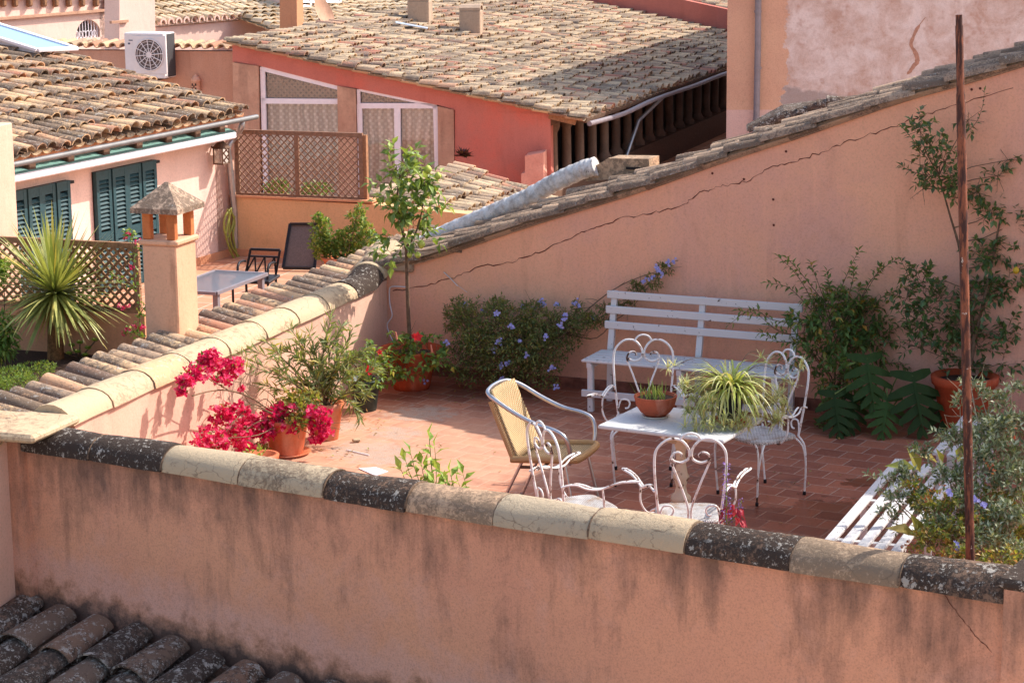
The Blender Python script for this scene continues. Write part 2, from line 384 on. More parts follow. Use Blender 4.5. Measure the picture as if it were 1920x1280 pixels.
a = k.mix(k.math('MULTIPLY', wet, .62), a, k.mix(.75, a, S(110, 52, 38), 'MULTIPLY'))
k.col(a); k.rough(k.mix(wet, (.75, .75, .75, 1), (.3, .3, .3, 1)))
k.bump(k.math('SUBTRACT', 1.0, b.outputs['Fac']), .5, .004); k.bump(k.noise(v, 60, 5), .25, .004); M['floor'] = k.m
k = Mat('patio_floor', .75); v = k.co(-R(-19)); b = bricks(k, v, .3, .3, .008, S(205, 150, 118), S(190, 132, 104), S(210, 190, 170)); b.offset = 0
k.col(k.mix(.5, b.outputs['Color'], k.ramp(k.noise(v, 9, 5), [(.3, (.7, .7, .7, 1)), (.7, (1.1, 1.1, 1.1, 1))]), 'MULTIPLY')); M['patio'] = k.m

# ------------------------------------------------------------------ ground and floors
g = MB(); g.add([(-900, -300, -7.5), (900, -300, -7.5), (900, 1500, -7.5), (-900, 1500, -7.5)], [(0, 1, 2, 3)])
g.build('ground', simple('street_ground', S(196, 170, 150), .95, 0, .2, .2), kind='structure', origin=(0, 0, -7.5))
fl = MB()
c0 = LW0 - LWn*.1 + LWd*.1; c1 = BW.uz(9, 0); c2 = FA + WDIR*9.5 - FN*.1; c3 = FA - FN*.1 - WDIR*.1
fl.prism([c3, c2, V((c2.x+3, c2.y+3, 0)), c1 - BW.n*.1, c0], (0, 0, -.3))
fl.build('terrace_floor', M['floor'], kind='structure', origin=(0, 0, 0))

# ------------------------------------------------------------------ front parapet wall with its coping
fwl = thing('parapet_wall', 'long pink plaster wall in the foreground, streaked black and capped with big half-round tiles', 'wall', FA + V((0, 0, -1.6)))
w = MB(); t0, t1, th = -.05, 6.62, .26
def fpt(a, o, z): return FA + WDIR*a - FN*o + Z*z
w.prism([fpt(-.05, .02, -1.6), fpt(6.66, .02, -1.6), fpt(6.66, .02, .735), fpt(-.05, .02, .735)], -FN*th)
w.build('wall', M['front'], fwl)
p = MB(); p.prism([fpt(-1.9, -.06, -1.6), fpt(.07, -.06, -1.6), fpt(-.03, -.06, .80), fpt(-1.9, -.06, .80)], -FN*.38)
p.build('pilaster', M['front'], fwl)
p = MB(); p.prism([fpt(6.662, -.05, -1.6), fpt(8.6, -.05, -1.6), fpt(8.6, -.05, .79), fpt(6.662, -.05, .79)], -FN*.36)
p.build('pilaster', M['front'], fwl)
p = MB(); p.box(fpt(7.6, .13, .82), WDIR*.98, FN*.2, Z*.03, bev=.02); p.build('pilaster_cap', M['caplich'], fwl)
CAPS = [-.02, .55, 1.15, 1.761, 2.40, 2.997, 3.607, 4.229, 4.836, 5.468, 6.09, 6.66]; DARK = {0, 1, 4, 8, 10}
for i in range(len(CAPS)-1):
    mb = MB(); a0, a1 = CAPS[i], CAPS[i+1]-.006; n = 14; s = 10; vs = []
    ph = rnd(0, 6); dz = rnd(-.008, .008)
    for q in range(n+1):
        t = q/n; a = a0+(a1-a0)*t; sw = 1+.07*(t-.5)*(1 if i % 3 else -1)
        for j in range(s+1):
            an = math.pi*(-.04+1.08*j/s); wob = 1+.018*math.sin(5*t+3*an+ph)+rnd(-.008, .008)
            if q in (0, n): wob -= .03
            vs.append(fpt(a, .13-.165*sw*wob*math.cos(an), .715+dz+.128*sw*wob*math.sin(an)))
    fs = [(q*(s+1)+j+1, q*(s+1)+j, (q+1)*(s+1)+j, (q+1)*(s+1)+j+1) for q in range(n) for j in range(s)]
    mb.add(vs, fs, rnd(0, 1), 0, True)
    mb.add(vs[:s+1], [list(range(s+1))], .5); mb.add(vs[-s-1:], [list(range(s, -1, -1))], .5)
    mb.build('coping_tile', M['caplich'] if i in DARK else M['cap'], fwl)
mo = MB()
for i in range(1, len(CAPS)-1):       # mortar in the joints
    pts = [fpt(CAPS[i]-.003, .13-.158*math.cos(math.pi*j/12), .715+.12*math.sin(math.pi*j/12)) for j in range(13)]
    mo.tube(pts, [.0075+rnd(-.004, .003) for _ in pts], 6)
mo.build('joint_mortar', simple('dark_mortar', S(104, 84, 68), .95, 0, .5, 60), fwl)
# hairline crack on the right of the wall
def crack(name, plane, pts, par, wd=.004, jit=.008, mat=None, sub=7):
    mb = MB(); P = [plane.off(.0).at(*q) for q in pts]; out = []
    for a, b in zip(P[:-1], P[1:]):
        for q in range(sub): out.append(a.lerp(b, q/sub) + plane.u*rnd(-jit, jit) + Z*rnd(-jit, jit))
    out.append(P[-1]); vs = []
    for q in out:
        h = wd*rnd(.25, 1.5)
        d2 = (out[-1]-out[0]).normalized(); sd_ = d2.cross(plane.n).normalized()
        vs += [q+sd_*h+plane.n*.003, q-sd_*h+plane.n*.003]
    mb.add(vs, [(2*q, 2*q+1, 2*q+3, 2*q+2) for q in range(len(out)-1)], .5)
    return mb.build(name, mat or M['crack'], par)
crack('crack', FW.off(-.02), [(1770, 1115), (1800, 1155), (1830, 1190), (1860, 1222)], fwl, .0022, .006)

# ------------------------------------------------------------------ left parapet with sunny coping and small drip tiles
lp = thing('side_parapet', 'sunlit pale pink parapet running back on the left with cream ridge coping and drip tiles', 'wall', LWP.uz(-5.5, 0))
def lpt(t, o, z): return LW0 - LWd*t - LWn*o + Z*z      # t from the corner towards the viewer, o outwards to the left
w = MB(); w.prism([lpt(-.3, 0, -.4), lpt(5.42, 0, -.4), lpt(5.42, 0, .83), lpt(0, 0, .83), lpt(-.3, 0, .9)], -LWn*.26)
w.build('wall', M['left'], lp)
w = MB(); w.prism([lpt(-3, .26, -1.2), lpt(6.2, .26, -1.2), lpt(6.2, .26, .84), lpt(-3, .26, .84)], -LWn*.1); w.build('outer_wall', M['left'], lp)
ts = [-.35, .12, .7, 1.30, 1.90, 2.5, 3.15, 3.76, 4.35, 4.95, 5.5]
for i in range(len(ts)-1):
    mb = MB(); n, s = 10, 9; vs = []; ph = rnd(0, 6)
    for q in range(n+1):
        t = q/n; a = ts[i+1]-.008+(ts[i]-ts[i+1]+.008)*t; up_ = max(0, .3-a)*.35; sw = 1+.06*(.5-t)
        for j in range(s+1):
            an = math.pi*j/s; wob = 1+.02*math.sin(4*t+3*an+ph)+rnd(-.006, .006)
            vs.append(lpt(a, .135-.165*sw*wob*math.cos(an), .80+up_+.13*sw*wob*math.sin(an)))
    fs = [(q*(s+1)+j+1, q*(s+1)+j, (q+1)*(s+1)+j, (q+1)*(s+1)+j+1) for q in range(n) for j in range(s)]
    mb.add(vs, fs, rnd(0, 1), 0, True); mb.add(vs[:s+1], [list(range(s+1))], .5); mb.add(vs[-s-1:], [list(range(s, -1, -1))], .5)
    mb.build('coping_tile', M['tileg'] if i in (7,) else (M['caplich'] if i in (1,) else M['capl']), lp)
# flat cream end slab where it meets the front wall
sl = MB(); sl.box(lpt(5.80, .26, .855), LWd*.30, LWn*.36, Z*.03, .5, 0, .02); sl.build('end_slab', M['capl'], lp)
dr = MB(); t = 6.1; sd_ = V((WDIR.y, -WDIR.x, 0)).normalized(); TD = -WDIR
while t > -2.6:
    for (cc, off) in ((0, 0), (1, .095)):
        o = lpt(t-off, .27, .82 if not cc else .80) ; L = .40+rnd(-.03, .03); yaw = rnd(-.05, .05)
        dd = (TD + sd_*yaw + Z*(.16+rnd(-.03, .03))).normalized(); N = dd.cross(sd_); N = N if N.z > 0 else -N; side = dd.cross(N).normalized()
        if cc: dr.barrel(o - dd*.03, o+dd*(L-.03), side, N, .085, .075, .6, .014, 6, concave=True)
        else: dr.barrel(o+dd*.0, o+dd*L, side, N, .082+rnd(-.006, .006), .07, .8, .014, 7)
    t -= .19+rnd(-.008, .008)
dr.build('drip_tiles', M['tileg'], lp)
bd = MB(); bd.prism([lpt(6.1, .27, .70), lpt(-2.6, .27, .70), lpt(-2.6, .27, .81), lpt(6.1, .27, .81)], TD*.36+Z*.05); bd.build('mortar_bed', M['left'], lp)

# ------------------------------------------------------------------ back wall with sloping roof edge
bwl = thing('back_wall', 'tall pink plaster wall behind the bench whose top climbs to the right, with a long crack', 'wall', BW.uz(2.5, 0))
LOWL = [(722, 506), (800, 489), (1000, 421), (1200, 360), (1360, 302), (1500, 257), (1690, 190), (1800, 160), (1905, 128)]
low = [BW.at(*q) for q in LOWL]; so = [(q-BW.p).dot(BW.u) for q in low]
zl = [q.z for q in low]
def zlow(s_):
    if s_ <= so[0]: return zl[0]
    for i in range(len(so)-1):
        if s_ <= so[i+1]: return zl[i]+(zl[i+1]-zl[i])*(s_-so[i])/(so[i+1]-so[i])
    return zl[-1]+(s_-so[-1])*.35
w = MB(); top = [BW.uz(q, zlow(q)+.03) for q in (0, so[1], so[2], so[3], so[4], so[5], so[6], so[7], 5.85)]
w.prism([BW.uz(0, -.4), BW.uz(5.85, -.4)]+top[::-1], -BW.n*.25); w.build('wall', M['back'], bwl)
w = MB(); w.prism([BW.uz(.0, -.1)+BW.n*.0, BW.uz(5.8, -.1), BW.uz(5.8, .1), BW.uz(0, .09)], BW.n*.03); w.build('skirting', simple('dirty_skirting', S(128, 84, 70), .95, 0, .5, 9), bwl)
crack('crack', BW, [(735, 545), (800, 535), (850, 520), (900, 500), (960, 490), (1010, 472), (1080, 442), (1120, 425), (1170, 408), (1230, 398), (1280, 385), (1310, 362), (1350, 350), (1400, 340), (1450, 312), (1500, 300), (1560, 278), (1620, 255), (1690, 232), (1740, 215), (1800, 195), (1900, 165)], bwl, .0035, .012)
hl = MB()
for q in ((1450, 374), (1451, 422), (1474, 284), (1336, 325), (1395, 336), (1822, 168), (1838, 166)): hl.disc(BW.at(*q)+BW.n*.004, .011, 8, n=BW.n)
hl.build('nail_holes', M['crack'], bwl)
# the roof edge lying on the wall: rows of old barrel tiles following the slope
rf = MB(); W_ = .62; rows = 7
for rI in range(rows):
    s_ = -.15-rnd(0, .2)
    while s_ < 5.85:
        L = .34+rnd(-.12, .1); e = min(s_+L*1.12, 5.86)
        if e-s_ > .08:
            o = .035-rI*.105
            p1 = BW.uz(e, zlow(e)+.035+rI*.011+rnd(-.012, .01))+BW.n*(o+rnd(-.008, .008)); p0 = BW.uz(s_, zlow(s_)+.06+rI*.011+rnd(-.012, .016))+BW.n*(o+rnd(-.01, .01))
            dd = (p1-p0).normalized(); side = dd.cross(Z).normalized(); N = side.cross(dd); N = N if N.z > 0 else -N
            rf.barrel(p0, p1, side, N, .062+rnd(-.008, .012), .05, 1.0, .016, 6)
        s_ += L
for rI in range(rows):
    for q in range(24):
        s_ = q*.25; p0 = BW.uz(s_, zlow(s_)+.035+rI*.011)+BW.n*(-.02-rI*.105); p1 = BW.uz(min(s_+.3, 5.86), zlow(s_+.3)+.03+rI*.011)+BW.n*(-.02-rI*.105)
        dd = (p1-p0).normalized(); side = dd.cross(Z).normalized(); N = side.cross(dd); N = N if N.z > 0 else -N
        rf.barrel(p0, p1, side, N, .09, .08, .5, .014, 5, concave=True)
rf.build('roof_edge', M['ridge'], bwl)
bdm = MB(); sx = [i*.39 for i in range(16)]
bdm.prism([BW.uz(q, zlow(q)-.005)+BW.n*.035 for q in sx]+[BW.uz(q, zlow(q)+.055)+BW.n*.035 for q in sx[::-1]], -BW.n*.6); bdm.build('mortar_bed', M['ridge'], bwl)
st = MB()
pp = [BW.at(690+40, 507)+BW.n*.02]; st.box(BW.uz(.12, .965)-BW.n*.15, BW.u*.16, BW.n*.2, Z*.045, .3, 0, .02); st.build('corner_stone', M['ridge'], bwl)

# unseen taller house past the wall's right end, shaped to shade the terrace
th_ = thing('shading_house', 'unseen tall pink house past the right end of the sloping wall, stepped to shade the terrace', 'house', BW.uz(8.0, 0))
w = MB(); w.prism([BW.uz(5.87, -.5)-BW.n*.02, BW.uz(11.5, -.5)-BW.n*.02, BW.uz(11.5, 5.25)-BW.n*.02, BW.uz(6.6, 5.25)-BW.n*.02, BW.uz(6.6, 3.75)-BW.n*.02, BW.uz(5.87, 3.7)-BW.n*.02], -BW.n*2.6); w.build('wall', M['back'], th_)
w = MB(); w.prism([BW.uz(6.55, 5.252)+BW.n*.05, BW.uz(11.6, 5.252)+BW.n*.05, BW.uz(11.6, 5.35)+BW.n*.05, BW.uz(6.55, 5.35)+BW.n*.05], -BW.n*2.75); w.build('cornice', M['cap'], th_)

# ------------------------------------------------------------------ near lean-to roof, bottom left
nr = thing('lower_roof', 'dark lichen-covered tile roof at the bottom left against the foreground wall', 'roof', FA + FN*.8 + V((.8, 0, -.9)))
mb = MB(); Uq = (WDIR - Z*.072).normalized(); Vd = (-FN + Z*.225).normalized(); Nq = Uq.cross(Vd); Nq = Nq if Nq.z > 0 else -Nq
O = FA - WDIR*2.2 + FN*.0 + Z*(-.335+2.2*.072-.05)
def near_row(i, cover):
    base = O + Uq*(i*.31+(.155 if not cover else 0)) + FN*.02
    for j in range(8):
        L = .43; hi = base - Vd*(j*L-.02+ (rnd(-.03, .05) if cover else 0)); lo = hi - Vd*(L*1.13)
        yaw = rnd(-.06, .06); 
        if cover: mb.barrel(lo+Nq*.045+Uq*yaw*.4, hi+Nq*.02, Uq, Nq, .138+rnd(-.008, .008), .108, .68, .018, 9)
        else: mb.barrel(lo-Nq*.0+Nq*.02, hi, Uq, Nq, .135, .135, .35, .014, 6, concave=True)
for i in range(0, 22):
    near_row(i, True); near_row(i, False)
mb.build('tiles', M['tiledark'], nr)
mb = MB(); mb.prism([O-Uq*.4-Nq*.06+Vd*.1, O+Uq*6.6-Nq*.06+Vd*.1, O+Uq*6.6-Nq*.06-Vd*3.4, O-Uq*.4-Nq*.06-Vd*3.4], -Nq*.12); mb.build('roof_deck', M['tiledark'], nr)
# ================================================================== BACKGROUND
M['pink'] = plaster('pale_pink_plaster', S(238, 205, 190), S(230, 194, 178), .8, 50, S(205, 160, 145), (.66, .85), .15)
M['orange'] = plaster('orange_plaster', S(230, 184, 138), S(222, 174, 126), .6, 50, S(196, 140, 96), (.64, .85), .15)
M['ochre'] = plaster('ochre_plaster', S(220, 158, 120), S(212, 148, 110), .7, 50, S(180, 112, 80), (.62, .85), .15)
M['red'] = plaster('red_plaster', S(200, 124, 110), S(192, 114, 100), .7, 60, S(170, 90, 76), (.64, .85), .2, patch=S(214, 112, 94), patch_t=(.52, .7))
M['stone'] = plaster('old_stone', S(205, 164, 138), S(178, 134, 112), 2.2, 22, S(130, 98, 82), (.5, .75), .8)
M['oldst'] = plaster('dark_stone', S(128, 104, 88), S(104, 84, 72), 3, 30, S(80, 64, 56), (.5, .75), .6)
M['grst'] = plaster('grey_render', S(190, 164, 142), S(170, 146, 126), 2.5, 26, S(126, 108, 94), (.5, .75), .6)
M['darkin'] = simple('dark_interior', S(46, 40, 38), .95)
M['frame'] = simple('white_frame', S(236, 228, 232), .4, 0, .05)
M['wood'] = simple('brown_wood', S(150, 108, 78), .8, 0, .3, 30)
M['wooddk'] = simple('dark_wood', S(104, 78, 62), .8, 0, .3, 30)
M['trel'] = simple('trellis_wood', S(138, 104, 82), .8, 0, .3, 30)
M['metal'] = simple('zinc', S(178, 176, 176), .35, .7, .15, 12)
M['pipe'] = simple('painted_pipe', S(138, 128, 132), .5, .1, .12, 10)
M['shut'] = simple('green_shutter', S(44, 74, 80), .5, 0, .15, 30)
M['black'] = simple('black_iron', S(38, 36, 40), .45, .3, .2, 30)
def tiles(mb, O, U, Vs, nu, nv, du, dv, r=.09, seg=6, jit=.012, pans=True, h=.8, skip=None, dark=0.0):
    U, Vs = V(U).normalized(), V(Vs).normalized(); N = U.cross(Vs); N = N if N.z > 0 else -N
    for i in range(nu):
        sag = rnd(-.01, .01)
        for j in range(nv):
            if skip and skip(i, j): continue
            p = V(O)+U*((i+.5)*du+rnd(-jit, jit)*.6)+Vs*(j*dv+rnd(-jit, jit)*2.2)+N*sag
            y = rnd(-jit, jit)*2
            mb.barrel(p+N*(.035+rnd(0, .016)+.02*math.sin(i*.37+j*.21)*math.sin(j*.31+i*.11)), p+Vs*dv*1.14+U*y+N*.012, U, N, r*rnd(.95, 1.08), r*.82, h, .016, seg)
            if pans:
                q = V(O)+U*(i*du)+Vs*(j*dv); mb.barrel(q+N*.02, q+Vs*dv*1.1+N*.0, U, N, r*1.02, r*.95, .5, .012, max(4, seg-2), concave=True)
        
def quad_bar(mb, pts, ext, **k): mb.prism(pts, ext, **k)
# ---------------------------------------------------------------- house on the left
E1, E2 = Pz(20, 297, 1.68), Pz(465, 212, 1.68); HU = (E2-E1).normalized()
HW = Plane(Pz(433, 484, -.05), HU)
lh = thing('pink_house', 'pale pink house on the left with dark green shutters and a weathered tile roof', 'house', HW.uz(-2.5, -.1))
wl_ = MB(); zt = 1.60
wl_.prism([HW.uz(-7, -1), HW.uz(.03, -1), HW.uz(.03, zt), HW.uz(-7, zt)], -HW.n*.3); wl_.prism([HW.uz(.03, -1), HW.uz(.03, -1)-HW.n*5, HW.uz(.03, zt+.9)-HW.n*5, HW.uz(.03, zt)], -HU*.3)
wl_.build('wall', M['pink'], lh)
sk = MB(); sk.prism([HW.uz(-2.2, -.06), HW.uz(.0, -.06), HW.uz(.0, .07), HW.uz(-2.2, .07)], HW.n*.02); sk.build('skirting', M['ochre'], lh)
def on(pl, px, py):
    q = pl.at(px, py); return (q-pl.p).dot(pl.u), q.z
def shutter(xl, yl, xr, yr, name):
    a0, z0 = on(HW, xl, yl); a1, z1 = on(HW, xr, yr); zt_ = (z0+z1)/2; zb = -.02
    f = MB(); fr = MB(); wd = (a1-a0)/4
    r0 = f
    for q in range(4):
        l, rr = a0+wd*q+.006, a0+wd*(q+1)-.006; o = .035+(.012 if q % 2 else 0)
        for (b0, b1) in ((l, l+.05), (rr-.05, rr)): f.box(HW.uz((b0+b1)/2, (zt_+zb)/2)+HW.n*o, HU*((b1-b0)/2), HW.n*.022, Z*((zt_-zb)/2), .5, 0)
        for zz in (zb+.06, zb+.62, zt_-.05): f.box(HW.uz((l+rr)/2, zz)+HW.n*o, HU*((rr-l)/2-.05), HW.n*.020, Z*.05, .5, 0)
        zz = zb+.13
        while zz < zt_-.12:
            if abs(zz-(zb+.62)) > .075: f.box(HW.uz((l+rr)/2, zz)+HW.n*o, HU*((rr-l)/2-.045), HW.n*.018+Z*-.017, Z*.005+HW.n*.005, .5, 0)
            zz += .045
    s_ = f.build('shutter', M['shut'], lh)
    d = MB(); d.box(HW.uz((a0+a1)/2, (zt_+zb)/2)+HW.n*.006, HU*((a1-a0)/2), HW.n*.004, Z*((zt_-zb)/2)); d.build('dark_gap', M['darkin'], s_)
    hk = MB(); hk.box(HW.uz(a1+.05, zt_-.03)+HW.n*.03, HU*.04, HW.n*.02, Z*.015); hk.build('hinge', M['black'], s_)
shutter(14, 360, 122, 337, 'l'); shutter(171, 322, 284, 300, 'r')
rf = MB(); Vv = PN(130, 108, E2, V((.327, .945, 0)))-E2; Vv.normalize()
rO = E1-HU*1.9; ne = int(((E2-rO).length)/.183); tiles(rf, E2-HU*(ne*.183), HU, Vv, ne, 19, .183, .30, .088, 6, .012)
rf.build('roof', M['tileg'], lh)
dk_ = MB(); NR = HU.cross(Vv); NR = NR if NR.z > 0 else -NR
dk_.prism([E2-NR*.02+Vv*.05, E2-HU*6.5-NR*.02+Vv*.05, E2-HU*6.5-NR*.01+Vv*5.8, E2-NR*.01+Vv*5.8], -NR*.06); dk_.build('eave_board', M['ochre'], lh)
gt = MB(); g0, g1 = E1-HU*1.5-Z*.055+HW.n*.04, E2+HU*.08-Z*.05+HW.n*.04
vs = []; 
for p_ in (g0, g1):
    for kx in range(9):
        a = math.pi*(1+kx/8); vs.append(p_+HW.n*(.02*math.cos(a))+Z*(.02*math.sin(a)-.01))
gt.add(vs, [(q, q+1, 10+q, 9+q) for q in range(8)], .5, 0, True); gt.tube([g0+HW.n*.03+Z*.0, g1+HW.n*.03+Z*.0], .03, 8)
gt.build('gutter', simple('dull_zinc', S(118, 116, 116), .5, .3, .2, 6), lh)
dp = MB(); q0 = HW.uz(-.05, 1.45)+HW.n*.3; dp.tube(spl([HW.off(.3).at(455, 222), HW.off(.3).at(452, 240), HW.off(.12).at(440, 258), HW.off(.07).at(428, 275), HW.off(.06).at(430, 300)], 5)+[HW.off(.06).at(434, 345), HW.off(.06).at(440, 400), HW.off(.06).at(441, 465)], .035, 8); dp.build('downpipe', M['metal'], lh)
bm = MB()
for (x_, y_) in ((40, 308), (113, 293), (180, 280), (242, 270), (298, 260), (352, 249), (398, 240)):
    bb = MB(); c = HW.off(.12).at(x_, y_); bb.box(c, HU*.06, HW.n*.14, Z*.06, .5, 0, .01); bb.build('beam_end', M['wooddk'], lh)
aw = thing('awning', 'rolled-up green awning with a white front bar above the shutters', 'awning', HW.uz(-2.3, 1.2)+HW.n*.2)
A0, A1 = HW.off(.26).at(8, 338), HW.off(.26).at(438, 253); A0 = A0-(A1-A0).normalized()*.9
fb = MB(); fb.box((A0+A1)/2, (A1-A0)/2, HW.n*.045, Z*.04, .5, 0, .015); fb.build('front_bar', M['frame'], aw)
wb = [A0+Z*.045+HW.n*.03, A1+Z*.045+HW.n*.03, A1+Z*.11-HW.n*.2, A0+Z*.11-HW.n*.2]
fb = MB(); fb.prism(wb, Z*-.03); fb.build('fabric', simple('green_canvas', S(108, 144, 134), .8, 0, .12, 8), aw)
fb = MB(); fb.tube([A0+Z*.12-HW.n*.2, A1+Z*.12-HW.n*.2], .06, 8); fb.build('roller', M['frame'], aw)
ln = thing('wall_lantern', 'small glazed wall lantern under the end of the awning', 'lantern', HW.off(.12).at(414, 305))
lb = MB(); c = HW.off(.13).at(415, 292); lb.box(c, HU*.07, HW.n*.06, Z*.085, .5); lb.build('glass_box', glass('lantern_glass', (.9, .88, .8, 1), .3), ln)
lb = MB()
for i in (-1, 1):
    for j in (-1, 1): lb.bar(c+HU*.07*i+HW.n*.06*j-Z*.09, c+HU*.07*i+HW.n*.06*j+Z*.09, .012, .012, HU)
lb.box(c-Z*.09, HU*.075, HW.n*.065, Z*.008); lb.lathe(c+Z*.09, [(.11, 0), (.05, .06), (.01, .1)], 4); lb.bar(c+Z*.06-HW.n*.05, c+Z*.1-HW.n*.13, .02, .02); lb.build('lantern_frame', M['wooddk'], ln)
# skylight on the roof
def onroof(x, y): return PN(x, y, E2, NR)
sk0, sk1 = onroof(62, 113), onroof(128, 110)
sl_ = thing('skylight', 'white framed skylight with pale blue glass on the left roof', 'skylight', sk0)
Us = (sk1-sk0); 
cb = MB(); cb.prism([sk0, sk1, sk1+Vv*1.5, sk0+Vv*1.5], NR*.13); cb.build('curb', M['frame'], sl_)
fr = MB(); t_ = NR*.13; o_ = Us*.06; P4 = [sk0-o_-Vv*.06+t_, sk1+o_-Vv*.06+t_, sk1+o_+Vv*1.55+t_, sk0-o_+Vv*1.55+t_]
for q in range(4): fr.bar(P4[q]+NR*.012, P4[(q+1) % 4]+NR*.012, .07, .03, NR)
fr.build('frame', M['frame'], sl_)
gp = MB(); gp.prism(P4, NR*.008); k = Mat('blue_glass', .08, spec=.8); k.col(S(150, 184, 216)); gp.build('pane', k.m, sl_)
pr = MB(); pc = PY(18, 237, 20.4); pr.box(V((pc.x-.46, 20.6, pc.z/2-.3)), E_*.35, LWd*.25, Z*(pc.z/2+.3), .5, 0, .01); tag(pr.build('wall_pier', M['left']), 'cream plastered pier at the far left edge in front of the shutters', 'pier')

# ---------------------------------------------------------------- lower terrace beyond the parapet
pf = MB(); ylw = Plane(Pz(431, 483, -.05), E_)
cc0 = lpt(6.3, .36, -.02); cc1 = lpt(-3.5, .36, -.02)
pf.prism([cc0, cc1, V((.5, 26, -.02)), ylw.uz(0, -.02), HW.uz(-7.2, -.02), V((-9, 17, -.02))], Z*-.2); pf.build('lower_terrace_floor', M['patio'], kind='structure', origin=(-3, 20, -.02))
yw = thing('ochre_wall', 'ochre plaster wall closing the lower terrace, below the trellis screen', 'wall', ylw.uz(1.2, -.1))
a740 = on(ylw, 745, 395)[0]; zt0 = on(ylw, 445, 370)[1]
w = MB(); w.prism([ylw.uz(-.02, -1), ylw.uz(a740+1.5, -1), ylw.uz(a740+1.5, zt0-.12), ylw.uz(a740-.3, zt0-.02), ylw.uz(-.02, zt0)], -ylw.n*.2); w.build('wall', M['orange'], yw)
w = MB(); w.box(ylw.uz(on(ylw, 562, 372)[0], zt0+.015)-ylw.n*.1, E_*(on(ylw, 684, 372)[0]/2+.05), ylw.n*.13, Z*.012); w.build('coping', M['ochre'], yw)
w = MB(); w.prism([ylw.uz(0, -.06), ylw.uz(a740+.4, -.06), ylw.uz(a740+.4, .06), ylw.uz(0, .06)], ylw.n*.02); w.build('skirting', M['ochre'], yw)
def lattice(name, label, pl, quad, pitch, sw, mat, mullions=(), frame=.05, th=.012, group=None):
    # quad: (a0,z0,a1,z1) on plane pl
    a0, z0, a1, z1 = quad
    t = thing(name, label, 'trellis', pl.uz((a0+a1)/2, z0), group)
    mb = MB(); 
    for sg, o in ((1, 0), (-1, th)):
        k0 = -int((z1-z0+a1-a0)/pitch)-2
        for q in range(k0, -k0):
            # line z = z0 + sg*(a-a0) + q*pitch
            pts = []
            for a in (a0, a1):
                z = z0+sg*(a-a0)+q*pitch
                if z0 <= z <= z1: pts.append((a, z))
            for z in (z0, z1):
                a = a0+sg*(z-z0-q*pitch)
                if a0 < a < a1: pts.append((a, z))
            if len(pts) >= 2:
                p, r_ = pts[0], pts[1]
                if abs(p[0]-r_[0]) > .02: mb.bar(pl.uz(*p)+pl.n*o, pl.uz(*r_)+pl.n*o, sw, th, pl.n)
    mb.build('slats', mat, t)
    f = MB(); n = pl.n*.005
    f.bar(pl.uz(a0, z1)+n, pl.uz(a1, z1)+n, frame, .04, pl.n); f.bar(pl.uz(a0, z0)+n, pl.uz(a1, z0)+n, frame, .04, pl.n)
    for a in (a0+frame/2, a1-frame/2)+tuple(mullions): f.bar(pl.uz(a, z0+frame/2)+n, pl.uz(a, z1-frame/2)+n, frame, .038, pl.n)
    f.build('frame', mat, t); return t
tl = ylw.off(-.06); qa = on(tl, 444, 360)[0]; qb = on(tl, 683, 360)[0]; qz1 = on(tl, 560, 250)[1]; qz0 = on(tl, 560, 369)[1]
lattice('trellis_screen', 'brown diamond trellis screen in two panels on the ochre wall', tl, (qa, qz0, qb, qz1), .085, .012, M['trel'], ((qa+qb)/2-.02,), .05)
sp_ = MB(); q = tl.uz(qb+.02, (qz0+qz1)/2); sp_.box(q-tl.n*.02, tl.n*.03, E_*.02, Z*((qz1-qz0)/2), .5); tag(sp_.build('screen_post', M['wood']), 'narrow orange-brown post closing the right end of the trellis screen', 'post')
# court behind the trellis
cf_ = MB(); cf_.prism([V((-5, 26.2, -1.0)), V((3, 24, -1.0)), V((5, 48, -1.0)), V((-8, 46, -1.0))], Z*-.2); cf_.build('court_floor', M['patio'], kind='structure', origin=(0, 33, -1))

# ---------------------------------------------------------------- red house with glazed bays
RH = Plane(PY(860, 250, 36), (math.cos(R(8)), -math.sin(R(8))))
rh = thing('red_house', 'red plastered house with a big sloping tile roof, stone pillars and white glazed bays', 'house', RH.at(860, 300)+V((0, 3, -1.5)))
def rp(*q): return [RH.at(*a) for a in q]
w = MB(); w.prism(rp((436, 80), (445, 84), (1100, 224), (1035, 213), (852, 206), (820, 197), (668, 166), (632, 161), (487, 124), (436, 116)), -RH.n*.35)
w.prism(rp((852.5, 206), (1032, 212), (1034, 420), (852.5, 420)), -RH.n*.35); w.build('wall', M['red'], rh)
for pts in (((437, 117), (485, 124), (489, 400), (441, 400)), ((633, 161), (667, 167), (671, 400), (637, 400)), ((821, 199), (851, 206), (853, 400), (823, 400))):
    w = MB(); w.prism([p_-RH.n*.0+RH.n*.03 for p_ in rp(*pts)], -RH.n*.33); w.build('stone_pillar', M['stone'], rh)
k = Mat('reflected_lattice_curtain', .9); v = k.co(0, (1, 1, 1)); x, y, z = k.xyz(v)
fold = k.math('SINE', k.math('ADD', k.math('MULTIPLY', x, 42.0), k.math('MULTIPLY', k.noise(v, 2.0, 3), 9.0)))
lattice_refl = k.math('MULTIPLY', k.math('SINE', k.math('MULTIPLY', x, 62.0)), k.math('SINE', k.math('MULTIPLY', z, 62.0)))
a = k.mix(k.step(lattice_refl, -.1, .6), S(212, 204, 198), S(246, 243, 238)); k.col(k.mix(.6, a, k.ramp(fold, [(.0, (.4, .38, .38, 1)), (.35, (.8, .8, .8, 1)), (1, (1.1, 1.1, 1.1, 1))]), 'MULTIPLY')); k.bump(fold, .6, .03); M['curt'] = k.m  # diamonds paint the trellis reflection in the panes; fold shade is painted too
M['glass'] = glass('window_glass', (.92, .93, .93, 1), .05)
